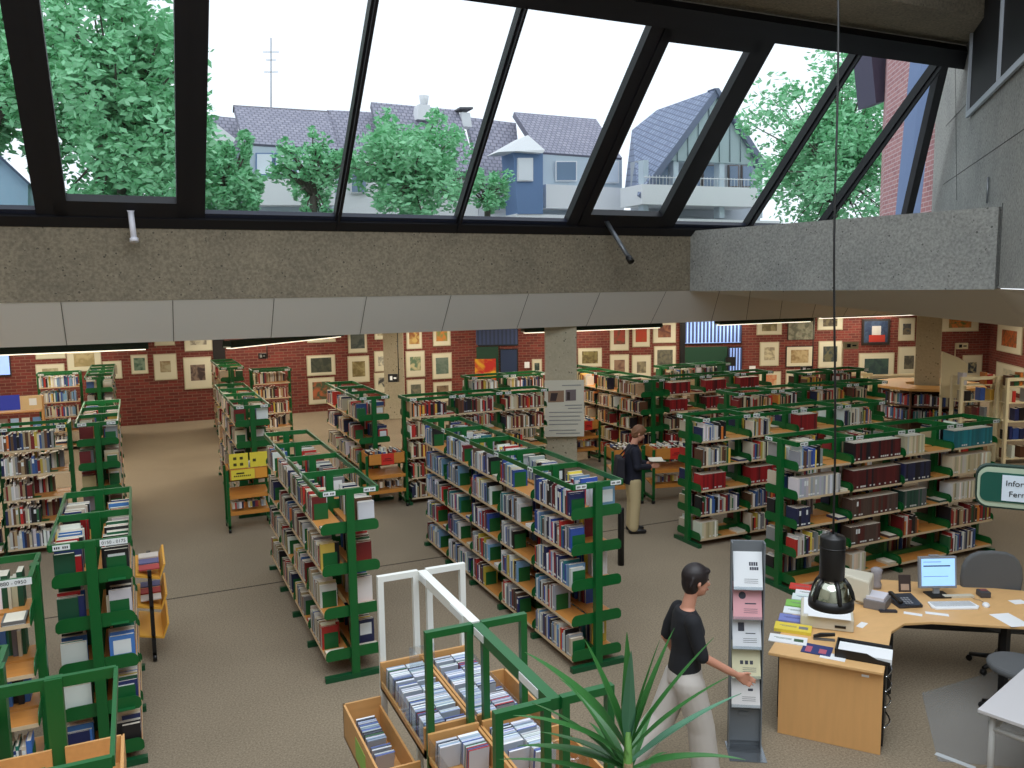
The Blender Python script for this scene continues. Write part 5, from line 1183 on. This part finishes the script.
# ------------------------------------------------------------------ hanging information sign (right edge)
t = thing('information_sign', 'green hanging sign with white text field at the right edge', 'sign')
pA = CP+ray(975.5, 485)*4.2; dirS = Vector((.55, -.83, 0)).normalized(); dirS = Vector((math.sin(math.radians(142)), math.cos(math.radians(142)), 0))
nS = Vector((-dirS.y, dirS.x, 0)); 
if nS.dot(pA-CP) > 0: nS = -nS
t.location = pA
def sg(u, z, n): q = dirS*u+nS*n; return (q.x, q.y, z)
def pill(u0, u1, z0, z1, r):
    P = []
    for (cx, cz, a0) in ((u1-.01, z1-.01, 0), (u0+r, z1-r, PI/2), (u0+r, z0+r, PI), (u1-.01, z0+.01, 1.5*PI)):
        rr = .01 if cx > u1-.02 else r
        for k in range(7): a = a0+k/6*PI/2; P.append((cx+rr*math.cos(a), cz+rr*math.sin(a)))
    return P
MB().prism([sg(u, z, 0) for u, z in pill(0, 1.3, -.11, .11, .06)], nS*-.05).build('board', mat('sign_edge', (26, 50, 44), .4), t)
MB().prism([sg(u, z, .004) for u, z in pill(.008, 1.28, -.1, .1, .055)], nS*-.004).build('border', mat('sign_border', (168, 182, 160), .5), t)
MB().prism([sg(u, z, .008) for u, z in pill(.02, 1.26, -.075, .075, .035)], nS*-.004).build('green_field', mat('sign_green', (14, 78, 66), .4), t)
MB().prism([sg(u, z, .012) for u, z in ((.115, -.065), (1.1, -.065), (1.1, .065), (.115, .065))], nS*-.004).build('text_field', mat('sign_white', (206, 218, 230), .6), t)
text_obj('lettering', 'Information', .04, INK, t, basis(sg(.13, .012, .013), dirS, (0, 0, 1)))
text_obj('lettering', 'Fernleihe', .04, INK, t, basis(sg(.145, -.042, .013), dirS, (0, 0, 1)))
MB().tube([sg(.7, .1, -.02), sg(.7, 5.5, -.02)], .006, k=6).tube([sg(1.2, .1, -.02), sg(1.2, 5.5, -.02)], .006, k=6).build('hanging_wire', BLACK, t)

# ------------------------------------------------------------------ yucca
t = thing('potted_yucca', 'tall yucca with long sword-shaped leaves in the foreground', 'plant', (1.80, 2.82, 0))
MB().lathe([(.001, 0), (.15, 0), (.19, .32), (.2, .33), (.18, .33), (.17, .3), (.001, .3)], k=24).build('pot', mat('brown_pot', (110, 74, 52), .6), t)
MB().tube([(0, 0, .3), (.01, 0, 1.0), (0, .01, 1.6), (0, .0, 1.88)], [.045, .04, .032, .02], k=10).build('trunk', mat('yucca_trunk', (134, 112, 80), .9, noise=.3, nscale=60), t)
MB().tube([(0, .01, 1.5), (0, .005, 1.75), (0, 0, 2.02)], [.034, .028, .012], k=10).build('stem', mat('yucca_stem', (92, 136, 60), .6), t)
LG = mat('yucca_leaf', (44, 100, 42), .4); LG2 = mat('yucca_leaf_bluish', (70, 120, 92), .4)
ry = random.Random(9)
def leaf(az, el, L, wd_, z0, m, droop):
    mb = MB(); n = 12; d = Vector((math.cos(az), math.sin(az), 0)); s = Vector((-d.y, d.x, 0)); pts = []
    pos = Vector((0, 0, z0-.06)); a = el
    for k in range(n+1):
        f = k/n; w2 = wd_*1.35*(.35+.65*math.sin(min(1, f*2.2)*PI/2))*(1-max(0, f-.35)/.65)**.8*.5+.001
        up = Vector((0, 0, 1))*math.cos(a)-d*math.sin(a)
        pts.append((pos-s*w2+up*w2*.35, pos.copy(), pos+s*w2+up*w2*.35)); pos = pos+(d*math.cos(a)+Vector((0, 0, 1))*math.sin(a))*L/n; a -= droop/n
    off = len(mb.v)
    for A in pts:
        for v_ in A: mb.v.append(tuple(v_))
        mb.v.append(tuple(A[1]-Vector((0, 0, .002))))
    for k in range(n):
        a_ = off+k*4; b_ = a_+4
        for f_ in ((a_, a_+1, b_+1, b_), (a_+1, a_+2, b_+2, b_+1), (a_+3, a_, b_, b_+3), (a_+2, a_+3, b_+3, b_+2)): mb.f.append(f_); mb.m.append(0); mb.sm.append(False)
    mb.build('leaf', m, t)
iR = math.atan2(R0.y, R0.x)     # image right
for (da, el, L, w_, dr, z0) in [(PI-.15, 1.0, .62, .075, .5, 1.98), (PI+.1, .72, .55, .045, .6, 1.95), (PI-.3, .32, .5, .05, .55, 1.9), (PI+.2, .25, .62, .05, .75, 1.86), (.0, 1.35, .5, .03, .1, 2.0), (.1, 1.0, .6, .028, .2, 2.0), (-.1, .85, .55, .032, .3, 1.98), (.2, .6, .58, .035, .3, 1.93), (-.15, .45, .5, .04, .6, 1.9), (.1, .2, .45, .04, .9, 1.85), (PI/2, 1.5, .5, .045, .05, 2.0), (-PI/2, 1.45, .48, .045, .1, 2.0), (.5, 1.2, .55, .03, .2, 1.99), (PI-.5, 1.25, .5, .05, .2, 1.99)]:
    leaf(iR+da, el, L, w_, z0, LG if da > 1 or ry.random() < .5 else LG2, dr)
for k in range(20):
    leaf(ry.uniform(0, 2*PI), ry.uniform(0, .9), ry.uniform(.4, .6), ry.uniform(.028, .04), ry.uniform(1.6, 1.95), LG, ry.uniform(.4, 1.0))

# ------------------------------------------------------------------ people
SKIN = mat('skin', (196, 140, 116), .55)
class Body:
    def __init__(s, root, face): s.root = root; s.f = Vector((face[0], face[1], 0)).normalized(); s.l = Vector((-s.f.y, s.f.x, 0))
    def w(s, p): return s.f*p[0]+s.l*p[1]+Vector((0, 0, p[2]))
def fuse(o, vox=.012, it=3):
    r = o.modifiers.new('fuse', 'REMESH'); r.mode = 'VOXEL'; r.voxel_size = vox; r.use_smooth_shade = True
    sm = o.modifiers.new('soften', 'SMOOTH'); sm.factor = .5; sm.iterations = it; return o
def loft(mb, B, rings, k=18):
    n = len(mb.v)
    for (c, rf, rl) in rings:
        for j in range(k):
            a = 2*PI*j/k; mb.v.append(tuple(B.w((c[0]+rf*math.cos(a), c[1]+rl*math.sin(a), c[2]))))
    for i in range(len(rings)-1):
        for j in range(k):
            a = n+i*k+j; b = n+i*k+(j+1) % k; mb.f.append((a, b, b+k, a+k)); mb.m.append(0); mb.sm.append(True)
    mb.f.append(tuple(n+j for j in range(k-1, -1, -1))); mb.f.append(tuple(n+(len(rings)-1)*k+j for j in range(k))); mb.m += [0, 0]; mb.sm += [True, True]
def limb(mb, B, pts, rads, k=14):
    P = [B.w(p) for p in pts]; mb.tube(P, rads, k=k)
    for p, r in zip(P, rads): sphere(mb, p, r*.99)
def sphere(mb, c, r, sc=(1, 1, 1), B=None, k=12):
    n = len(mb.v); m = k//2+1
    for i in range(m+1):
        th = PI*i/m
        for j in range(k):
            a = 2*PI*j/k; v = (r*sc[0]*math.sin(th)*math.cos(a), r*sc[1]*math.sin(th)*math.sin(a), r*sc[2]*math.cos(th))
            mb.v.append(tuple(Vector(c)+(B.f*v[0]+B.l*v[1]+Vector((0, 0, v[2])) if B else Vector(v))))
    for i in range(m):
        for j in range(k):
            a = n+i*k+j; b = n+i*k+(j+1) % k; mb.f.append((a, a+k, b+k, b)); mb.m.append(0); mb.sm.append(True)
def hand(mb, B, wr, dr, side, curl=.5, r=.0085):
    d = Vector(dr).normalized(); up = Vector((0, 0, 1)); s = Vector((0, 1, 0)); 
    ac = d.cross(Vector((0, 1, 0))).normalized()      # across the palm
    if ac.z < 0: ac = -ac
    pn = d.cross(ac)*side
    wr = Vector(wr); pc = wr+d*.05
    for t_ in (-.5, -.17, .17, .5): mb.tube([B.w(wr+ac*t_*.03), B.w(wr+d*.085+ac*t_*.07)], [.016, .014], k=8)
    for i, (t_, L) in enumerate(((.034, .07), (.012, .078), (-.012, .072), (-.034, .056))):
        b_ = wr+d*.08+ac*t_; d1 = (d+pn*curl*.35).normalized(); d2 = (d+pn*curl*1.1).normalized()
        mb.tube([B.w(b_), B.w(b_+d1*L*.5), B.w(b_+d1*L*.5+d2*L*.5)], [r*1.1, r, r*.75], k=7)
    b_ = wr+d*.03+ac*.028; mb.tube([B.w(b_), B.w(b_+(d*.7+ac*.8+pn*.3).normalized()*.035), B.w(b_+(d*.7+ac*.8+pn*.3).normalized()*.035+(d+ac*.3+pn*.5).normalized()*.03)], [.012, .0105, .008], k=7)
def head(mb, B, c, tilt):
    # skull, jaw, nose, ears; c is the centre of the head
    ct, st = math.cos(tilt), math.sin(tilt)
    def h(p): return B.w((c[0]+p[0]*ct+p[2]*st, c[1]+p[1], c[2]-p[0]*st+p[2]*ct))
    sphere(mb, h((-.008, 0, .03)), .098, (1.0, .8, .95), B, 18); sphere(mb, h((.02, 0, -.035)), .075, (.95, .82, 1.1), B, 16)
    sphere(mb, h((.055, 0, -.085)), .032, (1, 1, .8), B, 10); sphere(mb, h((.045, 0, -.01)), .06, (.9, .95, .9), B, 12)
    mb.tube([h((.09, 0, .012)), h((.108, 0, -.02)), h((.098, 0, -.034))], [.008, .013, .011], k=8)
    for s in (-1, 1): mb.tube([h((-.005, s*.078, -.035)), h((-.012, s*.088, -.005)), h((-.006, s*.085, .018))], [.009, .014, .01], k=8)
    mb.tube([h((.085, -.02, -.058)), h((.09, 0, -.056)), h((.085, .02, -.058))], .007, k=6)
    return h
def face_parts(B, h, t):
    for s in (-1, 1):
        mb = MB(); sphere(mb, h((.072, s*.03, .008)), .012); e_ = mb.build('eye', mat('eye_white', (230, 228, 222), .3), t)
        mb = MB(); sphere(mb, h((.0815, s*.03, .008)), .0045); mb.build('iris', mat('dark_iris', (40, 30, 26), .3), e_)
        MB().tube([h((.084, s*.016, .028)), h((.084, s*.03, .031)), h((.072, s*.048, .028))], .003, k=6).build('eyebrow', mat('dark_brow', (44, 32, 28), .8), t)
    MB().tube([h((.092, -.022, -.058)), h((.0985, 0, -.056)), h((.092, .022, -.058))], .0045, k=6).build('lips', mat('lips', (166, 84, 80), .5), t)
def hair(B, h, t, m, rng, length=0):
    mb = MB(); sphere(mb, h((-.018, 0, .045)), .105, (1.02, .86, .96), B, 20); sphere(mb, h((-.045, 0, -.01)), .085, (.85, .92, 1.1+length), B, 16)
    sphere(mb, h((.04, 0, .085)), .06, (1.0, 1.1, .5), B, 12)
    for s in (-1, 1): sphere(mb, h((.0, s*.06, .025)), .042, (.9, .6, 1.1), B, 10)
    for k in range(26):
        a = rng.uniform(-1, 1); b_ = rng.uniform(.3, 1.4); 
        p0 = (-.02-.07*math.cos(b_)*.6, a*.08, .07*math.sin(b_)+.02); p1 = (p0[0]-.025, a*.1, p0[2]-.07); mb.tube([h(p0), h(p1)], [.016, .008], k=5)
    fuse(mb.build('hair', m, t), .007, 2)

# walking woman
t = thing('person', 'woman with short dark hair in black top and pale wide trousers, walking right', 'person', (3.72, 5.02, 0))
B = Body(t, (.965, -.262)); rp = random.Random(2)
mb = MB()
loft(mb, B, [((0, 0, .9), .1, .14), ((0, 0, 1.05), .085, .12), ((.01, 0, 1.25), .1, .14), ((.01, 0, 1.38), .08, .13), ((.012, 0, 1.43), .05, .07)])
limb(mb, B, [(.01, 0, 1.40), (.035, 0, 1.50), (.05, 0, 1.56)], [.055, .05, .05])
limb(mb, B, [(0, -.16, 1.37), (.06, -.2, 1.12), (.27, -.2, .99), (.36, -.19, .935)], [.045, .038, .03, .022])
limb(mb, B, [(0, .16, 1.37), (-.08, .22, 1.12), (.04, .24, .9)], [.045, .038, .024])
hand(mb, B, (.35, -.19, .94), (.85, .05, -.5), 1, .5); hand(mb, B, (.04, .24, .9), (.3, 0, -.95), -1, .6)
limb(mb, B, [(0, -.09, .9), (.12, -.09, .5), (.17, -.09, .09)], [.08, .055, .036]); limb(mb, B, [(0, .09, .9), (-.13, .1, .5), (-.42, .1, .17)], [.08, .055, .036])
limb(mb, B, [(.17, -.09, .06), (.32, -.09, .035)], [.036, .028]); limb(mb, B, [(-.42, .1, .14), (-.32, .1, .035)], [.036, .028])
hh = head(mb, B, (.085, 0, 1.635), .12)
fuse(mb.build('body', SKIN, t), .0075, 3)
face_parts(B, hh, t); hair(B, hh, t, mat('dark_brown_hair', (30, 22, 24), .5), rp, .12)
mb = MB(); loft(mb, B, [((-.005, 0, .93), .125, .165), ((0, 0, 1.0), .118, .155), ((.0, 0, 1.1), .1, .14), ((.02, 0, 1.25), .13, .158), ((.01, 0, 1.36), .1, .165), ((.0, 0, 1.425), .07, .10)])
limb(mb, B, [(0, -.15, 1.37), (.035, -.19, 1.2), (.055, -.205, 1.12)], [.064, .056, .052]); limb(mb, B, [(0, .15, 1.37), (-.05, .205, 1.22), (-.07, .22, 1.13)], [.064, .056, .05])
fuse(mb.build('black_top', mat('black_jersey', (22, 24, 30), .85), t), .012, 4)
TR = mat('pale_grey_trousers', (190, 184, 178), .85)
mb = MB(); loft(mb, B, [((-.0, 0, .84), .135, .17), ((0, 0, .95), .125, .165), ((0, 0, .985), .115, .155)])
limb(mb, B, [(0, -.09, .86), (.1, -.09, .5), (.15, -.09, .09)], [.12, .108, .112]); limb(mb, B, [(-.01, .08, .86), (-.15, .1, .5), (-.42, .1, .19)], [.12, .11, .11])
fuse(mb.build('trousers', TR, t), .013, 4)
SH = mat('dark_shoes', (40, 34, 32), .5)
for (x, y, z, dz) in ((.18, -.09, .045, 0), (-.40, .1, .09, -.055)):
    mb = MB(); limb(mb, B, [(x-.05, y, z), (x+.1, y, z+dz*.7), (x+.18, y, z-.012+dz)], [.045, .042, .034]); fuse(mb.build('shoe', SH, t), .009, 3)

# man reading
t = thing('person', 'man in dark jacket and beige trousers reading an open book, facing right', 'person', (7.0, 10.85, 0))
B = Body(t, (.93, -.36)); rp = random.Random(4)
mb = MB()
loft(mb, B, [((0, 0, .9), .1, .15), ((0, 0, 1.1), .1, .14), ((0, 0, 1.3), .1, .16), ((0, 0, 1.4), .06, .08)])
limb(mb, B, [(.0, 0, 1.38), (.03, 0, 1.47), (.05, 0, 1.52)], [.06, .055, .055])
for s in (-1, 1):
    limb(mb, B, [(0, s*.18, 1.34), (.02, s*.23, 1.1), (.26, s*.12, 1.08)], [.05, .042, .028]); hand(mb, B, (.27, s*.12, 1.08), (.8, -s*.3, .1), -s, .9)
    limb(mb, B, [(0, s*.09, .9), (.01, s*.1, .5), (-.01, s*.1, .09)], [.085, .06, .04]); limb(mb, B, [(-.01, s*.1, .06), (.12, s*.1, .04)], [.04, .03])
hh = head(mb, B, (.085, 0, 1.58), .45)
fuse(mb.build('body', SKIN, t), .008, 3)
face_parts(B, hh, t); hair(B, hh, t, mat('reddish_hair', (120, 82, 56), .6), rp)
mb = MB(); loft(mb, B, [((-.01, 0, .8), .15, .19), ((0, 0, .95), .14, .18), ((.0, 0, 1.15), .14, .18), ((.0, 0, 1.3), .13, .195), ((0, 0, 1.38), .09, .14), ((0, 0, 1.42), .07, .09)])
for s in (-1, 1): limb(mb, B, [(0, s*.17, 1.33), (.02, s*.235, 1.1), (.22, s*.14, 1.08)], [.075, .065, .05])
fuse(mb.build('jacket', mat('navy_jacket', (20, 22, 38), .85), t), .013, 4)
mb = MB(); loft(mb, B, [((0, 0, .78), .13, .17), ((0, 0, .9), .125, .165)])
for s in (-1, 1): limb(mb, B, [(0, s*.085, .84), (.015, s*.09, .5), (-.01, s*.09, .1)], [.115, .092, .082])
fuse(mb.build('trousers', mat('beige_trousers', (186, 168, 128), .85), t), .013, 4)
for s in (-1, 1): mb = MB(); limb(mb, B, [(-.05, s*.1, .045), (.1, s*.1, .042), (.17, s*.1, .034)], [.045, .042, .034]); fuse(mb.build('shoe', mat('black_shoes', (24, 22, 22), .4), t), .009, 3)
o = thing('open_book', 'open book held by the man in the dark jacket', 'book', Vector((7.0, 10.85, 0))+B.w((.38, 0, 1.13)), math.atan2(B.f.y, B.f.x))
for s in (-1, 1):
    MB().prism([(-.11, 0, 0), (-.11, s*.15, .03), (-.11, s*.15, .038), (-.11, 0, .012)], (.22, 0, 0)).build('page_block', PAGES, o); MB().prism([(-.115, 0, -.004), (-.115, s*.155, .027), (-.115, s*.155, .03), (-.115, 0, 0)], (.23, 0, 0)).build('cover', paint((90, 60, 50)), o)
t = thing('shoulder_bag', 'dark shoulder bag hanging behind the man in the dark jacket', 'bag', Vector((7.0, 10.85, 0))+B.w((-.25, -.1, .95)), math.atan2(B.f.y, B.f.x))
bg_ = MB().prism([(-.07, -.16, -.05), (.08, -.18, -.05), (.08, -.16, .3), (-.03, -.14, .3)], (0, .32, 0)).build('bag_body', mat('dark_bag', (26, 24, 34), .8), t); bevel(bg_, .03, 3)
MB().tube([(.03, -.1, .28), (.2, -.1, .5), (.28, .0, .47), (.2, .12, .46), (.03, .1, .28)], .012, k=6).build('strap', mat('dark_bag', (26, 24, 34), .8), t)

# ------------------------------------------------------------------ the books themselves
for b in BOOKS:
    m = book_matrix(b); c = m @ Vector((b['th']/2, 0, b['h']/2)); sx, sy, sz = screen(c); b['m'] = m
    b['in'] = -15 < sx < 1040 and -15 < sy < 785
    v = (c-CP).normalized(); nrm = (m.to_3x3() @ Vector((0, -1, 0)))
    face = max(0, -v.dot(nrm)); side = abs(v.dot(m.to_3x3() @ Vector((1, 0, 0))))
    last = (b['k'] == 0 and b['axis'] == 'Y')
    up = abs(v.z)
    hid = 1 if b['vis'] else (.5 if b['li'] >= b['nl']-1 or (b['b'] == 0 and b['axis'] == 'Y') else .0)
    b['score'] = hid*(face*b['th']*b['h']+up*b['th']*b['d']*.6+(side*b['d']*b['h'] if last else 0))/sz**2 if b['in'] else -1
BOOKS = [b for b in BOOKS if b['in']]
# leave out what the parapet / desk etc. never hide: order by projected size
BOOKS.sort(key=lambda b: -b['score'])
IND, REST = BOOKS[:300], BOOKS[300:]
rb = random.Random(5)
for b in IND:
    v = rb.choice([0, 1, 1, 2]); 
    if b['k'] == 0 and b['d'] > .17 and b['axis'] == 'Y': v = 3
    o = bpy.data.objects.new('book', UB[v]); COL.objects.link(o)
    o.matrix_world = b['m'] @ Matrix.Diagonal((b['th'], b['d'], b['h'], 1)); o.color = (*b['c'], 1)
    sz = 'thin' if b['th'] < .022 else ('thick' if b['th'] > .034 else 'slim')
    sh = LNAME[b['nl']][b['li']]
    end = 'near end' if b['axis'] == 'Y' else 'left'
    far = '' if b['vis'] else ' far side'
    if b['k'] == -1: lab = '%s book lying flat, %s shelf, %s bay%s, %s' % (b['nm'], sh, BN[b['b']], far, RN[b['key']])
    else: lab = '%s %s book, %s from %s, %s shelf, %s bay%s, %s' % (sz, b['nm'], ORD[b['k']], end, sh, BN[b['b']], far, RN[b['key']])
    tag(o, ' '.join(lab.split()[:16]), 'book', 'books on the green shelves')
print('books', len(BOOKS), 'by row', {k: sum(1 for b in IND if b['key'] == k) for k in RN})
vs, fs, cols = [], [], []
for b in REST+EXTRA:
    n = len(vs); t_, d_, h_ = b['th'], b['d'], b['h']
    for p in ((0, 0, 0), (t_, 0, 0), (t_, d_, 0), (0, d_, 0), (0, 0, h_), (t_, 0, h_), (t_, d_, h_), (0, d_, h_)): vs.append(tuple(b['m'] @ Vector(p)))
    for k, f in enumerate(((4, 5, 6, 7), (0, 1, 5, 4), (1, 2, 6, 5), (2, 3, 7, 6), (3, 0, 4, 7))):
        fs.append(tuple(n+i for i in f)); cols += [((.62, .58, .48, 1) if k == 0 else (*b['c'], 1))]*4
    if rb.random() < .45:
        n = len(vs)
        for p in ((t_*.1, -.001, h_*.07), (t_*.9, -.001, h_*.07), (t_*.9, -.001, h_*.16), (t_*.1, -.001, h_*.16)): vs.append(tuple(b['m'] @ Vector(p)))
        fs.append((n, n+1, n+2, n+3)); cols += [(.7, .7, .68, 1)]*4
me = bpy.data.meshes.new('books'); me.from_pydata(vs, [], fs); me.materials.append(STUFFM)
ca = me.color_attributes.new('Col', 'FLOAT_COLOR', 'CORNER'); ca.data.foreach_set('color', [v for c in cols for v in c])
tag(inst('distant_books', me), 'many mixed books filling the farther and lower shelves', 'books', None, 'stuff')
def be_mesh(far):
    return cached(('be', far), lambda: MB().box((0, .02, 0), (.002, .165, .17)).box((0 if far else -.1, .03, 0), (.1 if far else .002, .16, .0015)).mesh('bookend', GREEND))
cand = []
for e in BOOKENDS:
    if not e['vis']: continue
    L = Matrix.Translation((e['x'], -.27, e['z'])) if e['s'] == -1 else Matrix.Translation((e['x']+.002, .27, e['z'])) @ Matrix.Rotation(PI, 4, 'Z')
    m = e['M'] @ L; sx, sy, sz = screen(m.translation)
    if -10 < sx < 1034 and -10 < sy < 778 and sz < 16: cand.append((sz, e, m))
cand.sort(key=lambda q: q[0])
for sz, e, m in cand[:150]:
    o = inst('bookend', be_mesh(not e['fromfar'] if e['s'] == -1 else e['fromfar'] is False)); o.matrix_world = m
    tag(o, 'green steel bookend, %s shelf, %s bay, %s' % (LNAME[e['nl']][e['li']], BN[e['b']], RN[e['key']]), 'bookend', 'green bookends')
